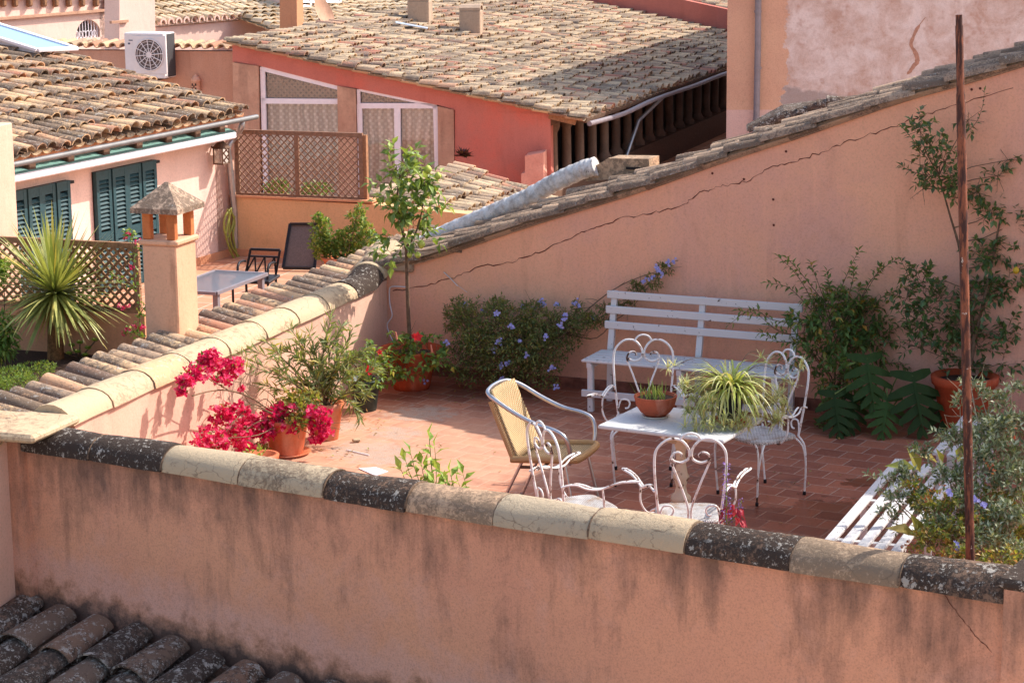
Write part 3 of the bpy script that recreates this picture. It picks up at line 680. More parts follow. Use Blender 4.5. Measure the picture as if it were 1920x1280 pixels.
def baypane(par, pts, nm='pane', back='curt'):
    g_ = MB(); P = [p_-RH.n*.10 for p_ in rp(*pts)]; g_.prism(P, -RH.n*.006); g_.build(nm, M['glass'], par)
    c_ = MB(); P = [p_-RH.n*.22 for p_ in rp(*pts)]
    if back == 'curt': c_.prism(P, -RH.n*.01); c_.build('curtain', M['curt'], par)
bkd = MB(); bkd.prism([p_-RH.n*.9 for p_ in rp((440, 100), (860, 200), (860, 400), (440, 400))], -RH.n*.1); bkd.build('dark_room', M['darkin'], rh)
def framing(name, bars, par, w_=.065):
    f = MB()
    for (a, b, ww) in bars: f.bar(RH.at(*a)-RH.n*.06, RH.at(*b)-RH.n*.06, ww, .07, RH.n)
    return f.build(name, M['frame'], par)
win = framing('window', [((491, 126), (498, 398), .075), ((636, 162), (641, 398), .075), ((489, 129), (637, 166), .07), ((490, 190), (637, 191), .085)], rh)
baypane(win, ((492, 128), (636, 164), (637, 190), (493, 189)), 'transom_pane', None); baypane(win, ((493, 192), (637, 192), (641, 398), (498, 398)))
door = framing('glazed_door', [((673, 196), (677, 398), .08), ((816, 200), (821, 398), .08), ((672, 199), (818, 199), .085), ((744, 202), (746, 398), .1), ((671, 168), (672, 196), .05), ((672, 169), (818, 199), .04)], rh)
baypane(door, ((672, 170), (816, 197), (816, 197.5), (673, 196)), 'transom_pane', None); baypane(door, ((675, 201), (742, 201), (744, 398), (678, 398))); baypane(door, ((748, 201), (815, 201), (819, 398), (750, 398)))
ins = Plane(RH.p-RH.n*.3, RH.u)
ia, iz = on(ins, 492, 190); ib, _ = on(ins, 637, 190); izt = on(ins, 492, 130)[1]
lt = MB()
def latfill(a0, a1, z0, ztop, pitch, sw):
    for sg in (1, -1):
        for q in range(-60, 60):
            pts = []
            for i in range(41):
                a = a0+(a1-a0)*i/40; z = z0+sg*(a-a0)+q*pitch
                if z0 <= z <= ztop(a): pts.append((a, z))
            if len(pts) > 1: lt.bar(ins.uz(*pts[0])+ins.n*.006*sg, ins.uz(*pts[-1])+ins.n*.006*sg, sw, .012, ins.n)
M['plat'] = simple('pale_lattice', S(140, 114, 96), .8, 0, .2, 30); za = on(ins, 637, 166)[1]; latfill(ia, ib, iz, lambda a: izt-.08+(za-izt+.08)*(a-ia)/(ib-ia), .092, .03); lt.build('transom_lattice', M['plat'], win); lt = MB()
ja, jz = on(ins, 672, 197); jb, jt = on(ins, 816, 196); jt0 = on(ins, 672, 170)[1]
latfill(ja, jb, jz-.01, lambda a: jt0+(jt-jt0)*(a-ja)/(jb-ja), .092, .03); lt.build('transom_lattice', M['plat'], door)
# the roof
E0, R0 = RH.at(1100, 223), RH.at(440, 79); vv = R0-E0; SL = vv.normalized()
DD = V((math.sin(R(19.2)), math.cos(R(19.2)), 0)); rN = DD.cross(SL); rN = rN if rN.z > 0 else -rN
rf = MB(); nv = int(vv.length/.27)+1; tiles(rf, E0-DD*.12, DD, SL, 74, nv, .205, .27, .094, 5, .026, h=.8)
rf.build('roof', M['tilered'], rh)
w = MB(); w.prism([E0-rN*.0, R0-rN*.0, R0+DD*15.2, E0+DD*15.2], -rN*.07); w.build('roof_deck', M['wooddk'], rh)
gt = MB(); gp_ = [E0-DD*.05-Z*.06-SL*.06]
for q in range(1, 9): gp_.append(E0+DD*(q*1.7)-Z*(.07+.02*math.sin(q*2.1))-SL*(.06+.03*math.sin(q*1.3)))
gt.tube(spl(gp_, 4), .042, 8); gt.build('gutter', M['pipe'], rh)
bt = MB(); bt.bar(RH.at(1030, 217), RH.at(1080, 229), .09, .12, RH.n); bt.build('bargeboard', M['wood'], rh)
# open gallery under the eave
W0 = RH.at(1033, 212); W0 = V((W0.x, W0.y, 0)); GN = V((DD.y, -DD.x, 0)); ztop = RH.at(1033, 222).z
gl = MB(); base = -.55
gl.prism([W0+Z*-2+GN*.05, W0+DD*24+Z*-2+GN*.05, W0+DD*24+Z*base+GN*.05, W0+Z*base+GN*.05], -GN*.3); gl.build('gallery_parapet', M['wooddk'], rh)
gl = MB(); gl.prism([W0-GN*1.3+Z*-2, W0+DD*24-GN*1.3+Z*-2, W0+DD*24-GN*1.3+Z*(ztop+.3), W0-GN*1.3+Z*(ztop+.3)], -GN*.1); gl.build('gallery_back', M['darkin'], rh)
gl = MB(); gl.prism([W0+Z*(ztop-.12), W0+DD*24+Z*(ztop-.12), W0+DD*24+Z*(ztop+.12), W0+Z*(ztop+.12)], -GN*.28); gl.build('gallery_beam', M['wooddk'], rh)
for q in range(30):
    cm = MB(); c = W0+DD*(.45+q*.72)-GN*.12+Z*base; hgt = ztop-.12-base
    cm.lathe(c, [(.13, 0), (.13, .06), (.1, .1), (.085, .14), (.08, hgt*.6), (.075, hgt-.16), (.1, hgt-.12), (.12, hgt-.06), (.12, hgt)], 12)
    cm.build('gallery_column', M['oldst'], rh)
dp = MB(); dp.tube([E0+DD*4.6-Z*.1, E0+DD*3.9-Z*.5+SL*.25, W0+DD*3.4+GN*.12+Z*-.9], .035, 8); dp.build('downpipe', M['metal'], rh)
ps = MB(); ps.prism([p_+RH.n*.5 for p_ in rp((992, 285), (1026, 279), (1028, 420), (985, 420), (985, 318), (992, 316))], -RH.n*.42); ps.build('stub_pillar', plaster('spotted_plaster', S(226, 166, 146), S(210, 146, 128), 3, 30, S(70, 56, 52), (.58, .72), .3), rh)
# chimneys on the red roof
def roofpt(x, y): return PN(x, y, E0+rN*.05, rN)
for (x0, x1, yb, yt, lab) in ((772, 797, 44, -6, 'square plastered chimney on the red house roof, the left and taller one'), (869, 893, 66, 12, 'small plastered chimney right of the taller one on the red house roof')):
    b_ = roofpt((x0+x1)/2, yb); wd_ = (roofpt(x1, yb)-roofpt(x0, yb)).length; pl = Plane(b_, (1, -.14)); hh = pl.at((x0+x1)/2, yt).z-b_.z
    t = thing('chimney', lab, 'chimney', b_, 'chimneys on the red house roof')
    c_ = MB(); c_.box(b_+Z*(hh*.42-.1)-pl.n*.2, pl.u*wd_/2, pl.n*.2, Z*(hh*.42+.1), .5, 0, .015)
    c_.build('shaft', M['grst'], t)
    c_ = MB()
    prof = [(-.5, 0), (-.5, .5), (-.28, 1), (.28, 1), (.5, .5), (.5, 0), (.34, 0), (.34, .45), (.2, .8), (-.2, .8), (-.34, .45), (-.34, 0)]
    c_.prism([b_+pl.n*.2*0-pl.n*(.2)+pl.n*(.2*2*(u_ if True else 0))*1+pl.u*(-wd_/2)+Z*(hh*.84+w__*hh*.2) for (u_, w__) in prof], pl.u*wd_); c_.build('hood', M['grst'], t)
gs = MB(); a, b_ = roofpt(740, 52), roofpt(800, 63); gs.bar(a+rN*.1, b_+rN*.1, .16, .012, rN); tag(gs.build('roof_pane', k.m if False else simple('pale_glass', S(190, 205, 225), .15, 0, .05)), 'narrow glass pane laid among the tiles near the chimneys', 'glass pane')

# ---------------------------------------------------------------- lower roof between the ochre wall and the red house
lr = thing('annex_roof', 'low tiled roof between the trellis screen and the red house', 'roof', PY(850, 420, 30))
q0 = PY(688, 374, 27.4); dslope = (E_*math.cos(R(17))-Z*math.sin(R(17))); UU = DD
mb = MB(); tiles(mb, q0+dslope*4.2, UU, -dslope, 16, 16, .2, .265, .092, 6, .02, h=.8); mb.build('tiles', M['tilered'], lr)
w = MB(); nn = UU.cross(-dslope); nn = nn if nn.z > 0 else -nn
w.prism([q0-nn*.01, q0+dslope*4.2-nn*.01, q0+dslope*4.2+UU*3.2-nn*.01, q0+UU*3.2-nn*.01], -nn*.12); w.build('deck', M['ochre'], lr)
w = MB(); w.prism([q0-nn*.13-UU*-.05, q0+dslope*4.2-nn*.13+UU*.05, q0+dslope*4.2+UU*.05-Z*2, q0+UU*.05-Z*2], UU*.2); w.build('gable_wall', M['orange'], lr)

# ---------------------------------------------------------------- white wrapped ridge pipe behind the sloping wall
PB = BW.off(-.75)
wp = MB(); pts = [PB.at(*q) for q in ((792, 466), (850, 438), (920, 408), (985, 380), (1040, 350), (1090, 327), (1118, 319))]
P2 = [q+Z*.035 for q in spl(pts, 26)]; wp.tube(P2, [.083*(1+.03*math.sin(i*.9)+rnd(-.05, .05)) for i in range(len(P2))], 14)
k = Mat('white_wrap', .9, spec=.1); v = k.co(); n = k.noise(v, 14, 6, .7); a = k.mix(k.step(n, .42, .66), S(226, 222, 218), S(170, 162, 156))
k.col(k.mix(k.step(k.noise(v, 5, 6, .7), .64, .68), a, S(60, 56, 56))); k.bump(n, .8, .02)
tag(wp.build('wrapped_pipe', k.m), 'fat pipe wrapped in crinkled white sheeting behind the top of the sloping wall', 'pipe')
vb = MB(); c0_, c1_ = PB.at(1130, 322), PB.at(1216, 318); vb.prism([PB.at(1098, 322), PB.at(1140, 297), PB.at(1217, 298), PB.at(1217, 330), PB.at(1098, 340)], -BW.n*.25); ve = vb.build('vent_box', M['cap'])
tag(ve, 'cream vent box with a dark slot at the upper end of the wrapped pipe', 'vent')
vs_ = MB(); vs_.box((PB.at(1190, 316))+BW.n*.003, BW.u*.08, BW.n*.004, Z*.012); vs_.build('slot', M['darkin'], ve)

# ---------------------------------------------------------------- big building upper right
BB = Plane(PY(1363, 120, 38.6), (math.cos(R(4)), -math.sin(R(4))))
bb = thing('tall_building', 'tall peeling pink building at the upper right with a grey drainpipe', 'building', BB.uz(3, -2))
a470 = on(BB, 1472, 100)[0]; zl_ = on(BB, 1400, 206)[1]
k = Mat('peeling_plaster', .93, spec=.12); v = k.co(); x, y, z = k.xyz(v)
l0x = BB.p.x+BB.u.x*a470-(BB.uz(3, -2).x)
f = k.step(k.math('ADD', k.math('SUBTRACT', x, l0x), k.math('MULTIPLY', k.math('SUBTRACT', k.noise(v, 3.0, 6, .65), .5), .7)), -.02, .03)
a = k.mix(k.step(k.noise(v, .9, 5), .35, .65), S(218, 172, 144), S(206, 158, 134))
pe = k.noise(v, 1.7, 9, .68, .35); rgt = k.mix(k.step(pe, .42, .62), S(222, 202, 196), S(194, 160, 146))
rgt = k.mix(k.math('MULTIPLY', k.step(k.noise(v, 5, 8, .7), .56, .66), .6), rgt, S(180, 138, 122))
a = k.mix(f, a, rgt)
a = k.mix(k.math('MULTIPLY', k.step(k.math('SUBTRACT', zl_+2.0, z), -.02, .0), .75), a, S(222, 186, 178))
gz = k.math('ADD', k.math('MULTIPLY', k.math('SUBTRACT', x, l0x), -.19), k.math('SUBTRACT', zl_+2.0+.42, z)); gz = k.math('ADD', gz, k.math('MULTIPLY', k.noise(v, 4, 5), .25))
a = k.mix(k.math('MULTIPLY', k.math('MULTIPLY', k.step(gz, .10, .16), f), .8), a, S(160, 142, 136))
sp = k.noise(v, 40, 6, .75); a = k.mix(.6, a, k.ramp(sp, [(.25, (.6, .58, .56, 1)), (.5, (1, 1, 1, 1)), (.8, (1.1, 1.1, 1.1, 1))]), 'MULTIPLY')
k.col(a); k.bump(pe, .6, .04); k.bump(sp, .4, .01)
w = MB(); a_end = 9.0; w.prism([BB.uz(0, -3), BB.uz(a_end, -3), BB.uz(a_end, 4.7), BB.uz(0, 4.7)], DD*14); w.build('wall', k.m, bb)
w = MB(); w.tube([BB.off(.1).at(1422, -40), BB.off(.1).at(1421, 90), BB.off(.1).at(1418, 240), BB.off(.1).at(1417, 300)], .055, 10)
for yy in (22, 128): w.tube([BB.off(.1).at(1421, yy-2), BB.off(.1).at(1421, yy+2)], .065, 10)
w.build('drainpipe', M['pipe'], bb)
sm_ = MB(); pts = [(1735, 33), (1722, 50), (1714, 66), (1708, 84), (1716, 98), (1720, 114), (1712, 126), (1702, 140)]; wd_ = [.008, .03, .03, .035, .04, .045, .035, .01]
P = [BB.at(*q)+BB.n*.004 for q in pts]; vs = []
for p_, q in zip(spl(P, 5), [wd_[min(i//5, 7)] for i in range(36)]):
    q *= rnd(.75, 1.2); vs += [p_-BB.u*q, p_+BB.u*q]
sm_.add(vs, [(2*i, 2*i+1, 2*i+3, 2*i+2) for i in range(len(vs)//2-1)], .5); sm_.build('filled_crack', simple('brown_filler', S(176, 130, 110), .95, 0, .2, 20), bb)
sr = MB(); SP = Plane(PY(1470, 220, 30), (1, -.1)); q_ = [SP.at(*c) for c in ((1400, 246), (1470, 208), (1560, 196), (1640, 186), (1900, 100), (1960, 120), (1960, 200))]
sr.prism(q_, -SP.n*.8); sr.build('low_roof', M['tiledark'], bb)
tl_ = MB()
for q in range(9):
    a, b_ = SP.at(1405+q*18, 244-q*7.2+3), SP.at(1470+q*19, 214-q*3+4); dd = (b_-a).normalized(); s2 = dd.cross(Z).normalized(); nn = s2.cross(dd); tl_.barrel(a+SP.n*.04, b_+SP.n*.04, s2, nn if nn.z > 0 else -nn, .1, .1, .8, .016, 6)
tl_.build('low_roof_tiles', M['tiledark'], bb)

# ---------------------------------------------------------------- back court wall with the air-conditioner
AW = Plane(PY(275, 100, 37.4), E_)
aw_ = thing('court_wall', 'ochre wall topped by a row of wavy tiles behind the air conditioner', 'wall', AW.at(260, 190))
w = MB(); w.prism([AW.at(60, 94), AW.at(445, 97), AW.at(448, 300), AW.at(60, 300)], -AW.n*.25); w.build('wall', plaster('court_plaster', S(206, 160, 138), S(198, 146, 120), .7, 50, S(168, 104, 72), (.6, .8), .2), aw_)
mb = MB(); z0_ = AW.at(260, 88).z; a0_ = on(AW, 60, 90)[0]; a1_ = on(AW, 441, 92)[0]; q = a0_; zz0 = AW.at(60, 88).z; zz1 = AW.at(445, 92).z
while q < a1_:
    zz = zz0+(zz1-zz0)*(q-a0_)/(a1_-a0_)
    p_ = AW.uz(q, zz+.0)+AW.n*.12; mb.barrel(p_+Z*.02, p_-AW.n*.5+Z*.06, AW.u, Z, .075, .065, 1.0, .02, 8); p2_ = AW.uz(q+.1, zz+.05)+AW.n*.11; mb.barrel(p2_, p2_-AW.n*.5+Z*.04, AW.u, Z, .06, .055, .9, .02, 6, concave=True); q += .2
mb.build('coping_tiles', M['tile'], aw_)
ac = thing('air_conditioner', 'white outdoor air-conditioning unit with a round fan grille on the court wall', 'air conditioner', AW.off(.3).at(275, 150))
AF = AW.off(.5); al, zt_ = on(AF, 232, 62); ar, _ = on(AF, 306, 63); zb_ = on(AF, 270, 147)[1]; cxa = (al+ar)/2; hw = (ar-al)/2; hz = (zt_-zb_)/2; cz = (zt_+zb_)/2
c_ = MB(); c_.box(AF.uz(cxa, cz)-AF.n*.2, AF.u*hw, AF.n*.2, Z*hz, .5, 0, .012); M['acw'] = simple('ac_enamel', S(226, 218, 216), .45, 0, .04); c_.build('casing', M['acw'], ac)
c_ = MB(); c_.box(AF.uz(ar+.004, cz)-AF.n*.24, AF.u*.006, AF.n*.13, Z*(hz-.02), .5); c_.build('side_vent', simple('dark_fins', S(74, 72, 74), .6, .2, .3, 90), ac)
fcx = AF.at(281, 103); fr_ = .255
c_ = MB(); c_.box(fcx+AF.n*.006, AF.u*.3, AF.n*.006, Z*.31, .5, 0, .01); c_.build('grille_plate', M['acw'], ac)
c_ = MB(); c_.disc(fcx+AF.n*.014, fr_, 32, n=AF.n); c_.build('fan_opening', simple('fan_shadow', S(110, 96, 92), .8, 0, .3, 20), ac)
c_ = MB()
for q in range(12):
    an = q*math.pi/6+.1; dr_ = AF.u*math.cos(an)+Z*math.sin(an); c_.tube([fcx+AF.n*.03+dr_*.04, fcx+AF.n*.03+dr_*fr_], .009, 5)
for rr in (.1, .17, .22, fr_): c_.tube([fcx+AF.n*.03+AF.u*(rr*math.cos(t*math.pi/16))+Z*(rr*math.sin(t*math.pi/16)) for t in range(32)], .005 if rr < fr_ else .01, 5, closed=True)
c_.lathe(fcx, [(0, 0)], 3) if False else None
c_.disc(fcx+AF.n*.036, .05, 16, n=AF.n); c_.build('fan_grille', M['acw'], ac)
c_ = MB(); q = AF.at(247, 76); c_.box(q+AF.n*.002, AF.u*.055, AF.n*.003, Z*.008); q2 = AF.at(242, 82); c_.box(q2+AF.n*.002, AF.u*.02, AF.n*.003, Z*.014); c_.build('name_plate', simple('dark_print', S(96, 96, 110), .6), ac)
c_ = MB()
for q in (cxa-.2, cxa+.2): c_.bar(AF.uz(q, zb_-.02), AW.uz(q, zb_-.02), .03, .03)
c_.build('bracket', M['black'], ac)
nl = thing('clay_lantern', 'little domed clay lantern with slots hanging on the court wall', 'lantern', AW.off(.03).at(368, 172))
c_ = MB(); b_ = AW.off(.05).at(368, 171); c_.lathe(b_, [(.075, 0), (.075, .16), (.085, .165), (.075, .2), (.045, .245), (.012, .265), (.015, .28), (0, .285)], 14); c_.build('body', simple('clay', S(222, 172, 146), .9), nl)
c_ = MB()
for (q, zz) in ((-.03, .11), (.03, .11), (0, .08), (-.03, .045), (.03, .045)): c_.box(b_+AW.n*.072+AW.u*q+Z*zz, AW.u*.008, AW.n*.012, Z*.02)
c_.build('slots', M['darkin'], nl)

# ---------------------------------------------------------------- far houses along the top
def frot(a): return (math.cos(R(a)), math.sin(R(a)))
FH = Plane(PY(100, 40, 52), frot(56)); 
fh = thing('far_house', 'far pale pink house top left with wooden corbels and a barred arched window', 'house', FH.at(100, 75))
aw0, zw0 = on(FH, 142, 74); aw1, _ = on(FH, 191, 74); ztp = on(FH, 166, 37)[1]; acx = (aw0+aw1)/2; ar_ = (aw1-aw0)/2
arch = [(acx-ar_*math.cos(math.pi*i/12), zw0+(ztp-zw0)*math.sin(math.pi*i/12)) for i in range(13)]
aL = on(FH, -30, 40)[0]; aR = on(FH, 198, 40)[0]; zT = on(FH, 100, -40)[1]; zB = on(FH, 100, 130)[1]
w = MB(); w.prism([FH.uz(aL, zB), FH.uz(aR, zB), FH.uz(aR, zw0), FH.uz(aL, zw0)], -FH.n*.3)
w.prism([FH.uz(aL, zw0), *[FH.uz(a, z) for a, z in arch], FH.uz(aR, zw0), FH.uz(aR, zT), FH.uz(aL, zT)], -FH.n*.3)
w.prism([FH.uz(aR, zB), FH.uz(aR, zB)-FH.n*3, FH.uz(aR, zT)-FH.n*3, FH.uz(aR, zT)], -FH.u*.2); w.build('wall', M['pink'], fh)
w = MB(); w.prism([FH.uz(a, z)-FH.n*.25 for a, z in arch], -FH.n*.02); wnd = w.build('window', simple('dark_pane', S(70, 62, 58), .5, 0, .5, 25), fh)
w = MB()
for i in range(1, 9):
    a = aw0+(aw1-aw0)*i/9; zz = zw0+(ztp-zw0)*math.sqrt(max(0, 1-((a-acx)/ar_)**2)); w.tube([FH.uz(a, zw0)-FH.n*.05, FH.uz(a, zz)-FH.n*.05], .012, 5)
for i in range(6):
    cx_ = aw0+(aw1-aw0)*(i+.8)/7.5; w.tube([FH.uz(cx_+.05*math.cos(t*.6), zw0+.09+.08*math.sin(t*.6))-FH.n*.04 for t in range(10)], .01, 5, closed=True)
w.build('grille', M['frame'], wnd)
w = MB(); zc = on(FH, 100, 27)[1]; w.box(FH.uz((aL+aR)/2, zc)+FH.n*.05, FH.u*((aR-aL)/2), FH.n*.05, Z*.03, .5); w.box(FH.uz(aR, zc)-FH.n*.9+FH.u*.05, FH.u*.05, FH.n*.95, Z*.03, .5); w.build('string_course', M['stone'], fh)
for x_ in (2, 24, 51, 78, 100, 125, 150, 176, 197):
    c_ = MB(); q = FH.at(x_, 5); c_.box(q+FH.n*.07, FH.u*.06, FH.n*.07+Z*.01, Z*.10, .5, 0, .03); c_.build('corbel', M['wood'], fh)
w = MB(); zz = on(FH, 100, -8)[1]; w.prism([FH.uz(aL, zz), FH.uz(aR+.3, zz), FH.uz(aR+.3, zz+.08), FH.uz(aL, zz+.08)], FH.n*.16); w.build('eave_board', M['ochre'], fh)
# pillar, wall and roof of the next houses
FW2 = Plane(PY(260, 30, 43), frot(54)); f2 = thing('stair_tower', 'pale plastered block rising right of the barred arched window', 'building', FW2.at(258, 75))
w = MB(); w.prism([FW2.at(224, -40), FW2.at(290, -40), FW2.at(292, 130), FW2.at(224, 130)], -FW2.n*.4); w.build('wall', M['pink'], f2)
w = MB(); w.box(FW2.at(222, 41)+FW2.n*.02, FW2.u*.22, FW2.n*.03, Z*.025); w.build('string_course', M['stone'], f2)
FW3 = Plane(PY(410, 60, 45), frot(50)); f3 = thing('roofed_house', 'pink wall under a pale tile roof with a scalloped plaster eave at the top', 'house', FW3.at(410, 90))
w = MB(); w.prism([FW3.at(292, 52), FW3.at(528, 33), FW3.at(530, 130), FW3.at(292, 130)], -FW3.n*.3); w.build('wall', M['pink'], f3)
e0, e1 = FW3.at(292, 46), FW3.at(532, 28); u3 = (e1-e0).normalized(); v3 = (-FW3.n*math.cos(R(17))+Z*math.sin(R(17)))
mb = MB(); n3 = int((e1-e0).length/.2)+1; tiles(mb, e0+FW3.n*.1, u3, v3, n3, 9, .2, .33, .092, 6, .012, h=.9); mb.build('roof', M['tilewhite'], f3)
mb = MB()
for i in range(n3): mb.barrel(e0+u3*((i+.5)*.2)+FW3.n*.02-Z*.02, e0+u3*((i+.5)*.2)+FW3.n*.12+Z*.0, u3, Z, .085, .085, 1.5, .03, 6)
mb.build('scalloped_eave', M['pink'], f3)
FW4 = Plane(PY(540, 30, 43), E_); f4 = thing('plaster_column', 'pink plaster column between the two pale tile roofs', 'column', FW4.at(540, 75))
w = MB(); w.prism([FW4.at(524, -40), FW4.at(556, -40), FW4.at(557, 75), FW4.at(525, 75)], -FW4.n*.3); w.build('shaft', M['ochre'], f4)
FW5 = Plane(PY(600, 20, 47), frot(50)); f5 = thing('louvred_house', 'pale wall with white louvred shutters behind the satellite dish', 'house', FW5.at(600, 75))
w = MB(); w.prism([FW5.at(545, -40), FW5.at(640, -40), FW5.at(640, 110), FW5.at(545, 110)], -FW5.n*1); w.build('wall', M['pink'], f5)
for (xa, xb, yb) in ((556, 582, 36), (585, 638, 4)):
    s_ = MB(); dk2 = MB(); y_ = yb
    while y_ > -25: s_.bar(FW5.off(.06).at(xa, y_), FW5.off(.06).at(xb, y_-1), .055, .02, FW5.n+Z*.5); y_ -= 8
    for xx in (xa, xb): s_.bar(FW5.off(.06).at(xx, yb+2), FW5.off(.06).at(xx, -25), .05, .04, FW5.n)
    so_ = s_.build('shutter', M['frame'], f5); dk2.prism([FW5.off(.01).at(xa, yb), FW5.off(.01).at(xb, yb), FW5.off(.01).at(xb, -25), FW5.off(.01).at(xa, -25)], -FW5.n*.02); dk2.build('dark_gap', M['darkin'], so_)
dish = thing('satellite_dish', 'pale satellite dish on a bracket seen nearly edge on', 'satellite dish', PY(606, 50, 42))
dc = PY(607, 24, 42); dn = V((.86, -.36, .36)).normalized(); a1 = dn.orthogonal().normalized(); a2 = dn.cross(a1); vs = [dc-dn*.06]
for rr, dpt in ((.12, -.05), (.22, -.02), (.3, .02)): vs += [dc+a1*(rr*math.cos(t*math.pi/10))+a2*(rr*math.sin(t*math.pi/10)*1.1)+dn*dpt for t in range(20)]
fs = [(0, 1+t, 1+(t+1) % 20) for t in range(20)]+[(1+20*r_+t, 1+20*(r_+1)+t, 1+20*(r_+1)+(t+1) % 20, 1+20*r_+(t+1) % 20) for r_ in range(2) for t in range(20)]
c_ = MB(); c_.add(vs, fs, .5, 0, True); c_.build('dish', M['stone'], dish)
c_ = MB(); c_.tube([dc-dn*.07, PY(598, 40, 42.2), PY(598, 50, 42.2), PY(566, 51, 42.3)], .02, 6); c_.build('bracket', M['metal'], dish)
# pale roof behind the ridge
f6 = thing('pale_tile_roof', 'pale tile roof seen end on behind the ridge of the red house', 'roof', PY(690, 60, 46))
p0_, p1_ = PY(540, 66, 44), PY(1000, 36, 48); u6 = (p1_-p0_).normalized(); n6 = V((u6.y, -u6.x, 0)); v6 = -n6*math.cos(R(9))+Z*math.sin(R(9))
mb = MB(); tiles(mb, p0_, u6, v6, int((p1_-p0_).length/.215), 10, .215, .33, .1, 6, .012, h=.9); mb.build('tiles', M['tilewhite'], f6)
FW7 = Plane(PY(800, 10, 51.5), frot(5)); f7 = thing('dark_red_wall', 'dark red wall in shade along the top of the picture', 'wall', FW7.at(800, 40))
w = MB(); w.prism([FW7.at(640, -60), FW7.at(1100, -60), FW7.at(1100, 60), FW7.at(640, 60)], -FW7.n*2); w.build('wall', M['red'], f7)
w = MB(); pts = [FW7.off(.02).at(x_, 2+8*math.sin(math.pi*(x_-648)/90)) for x_ in range(648, 740, 8)]+[FW7.off(.02).at(x_, 6-(x_-740)*.01) for x_ in (760, 850, 960)]; w.tube(pts, .008, 5); w.build('cable', M['black'], f7)
# red parapet and second roof beyond, top right
back0, back1 = PN(1090, 6, E0, rN), PN(1365, 66, E0, rN); bd_ = (back1-back0).normalized(); pn = V((bd_.y, -bd_.x, 0)).normalized()
f8 = thing('red_party_wall', 'low dark red party wall at the far edge of the red house roof', 'wall', (back0+back1)/2)
w = MB(); lo, hi_ = back0-bd_*2-pn*.1, back1+bd_*2-pn*.1; w.prism([lo-Z*.3, hi_-Z*.3, hi_+Z*.55, lo+Z*.55], -pn*.3); w.build('wall', M['red'], f8)
f9 = thing('far_tile_roof', 'far sunlit tile roof beyond the red party wall', 'roof', PY(1280, 20, 58))
o9 = hi_+Z*.50-pn*.3; u9 = -pn; mb = MB(); tiles(mb, o9+bd_*1.0, u9, -bd_, 26, 26, .25, .33, .11, 5, .02); mb.build('tiles', M['tilered'], f9)
f10 = thing('white_far_house', 'pale far house closing the view at the top', 'house', V((-4, 66, -2)))
w = MB(); w.prism([V((-24, 62, -7)), V((30, 70, -7)), V((30, 70, 4.3)), V((-24, 62, 4.3))], V((-.5, 4, 0))); w.build('wall', M['pink'], f10)
# ================================================================== FURNITURE
k = Mat('chipped_white_iron', .5, spec=.4); v = k.co(); n = k.noise(v, 16, 6, .7)
a = k.mix(k.step(n, .5, .75), S(232, 229, 226), S(212, 202, 190)); rs = k.noise(k.co(0, (1, 1, 1), (3, 1, 7)), 13, 4, .6)
a = k.mix(k.step(rs, .605, .625), a, S(78, 50, 38)); a = k.mix(k.math('MULTIPLY', k.math('SUBTRACT', k.step(rs, .55, .61), k.step(rs, .60, .63)), .7), a, S(176, 128, 96)); k.col(a); k.bump(n, .2, .002); M['iron'] = k.m
k = Mat('woven_metal_seat', .55, spec=.35); v = k.co(); x, y, z = k.xyz(v)
wv = k.math('MULTIPLY', k.math('SINE', k.math('MULTIPLY', x, 420)), k.math('SINE', k.math('MULTIPLY', y, 420)))
rs = k.noise(v, 9, 7, .7); a = k.mix(k.step(rs, .5, .68), S(212, 206, 202), S(178, 138, 104))
ho = k.math('MULTIPLY', k.step(wv, .12, .4), k.step(k.math('ADD', rs, k.math('MULTIPLY', k.noise(v, 60, 2), .3)), .5, .62)); a = k.mix(k.math('ADD', k.math('MULTIPLY', ho, .75), k.math('MULTIPLY', k.step(wv, .3, .6), .2)), a, S(60, 52, 52)); k.col(a); k.bump(wv, .8, .004); M['seatmesh'] = k.m

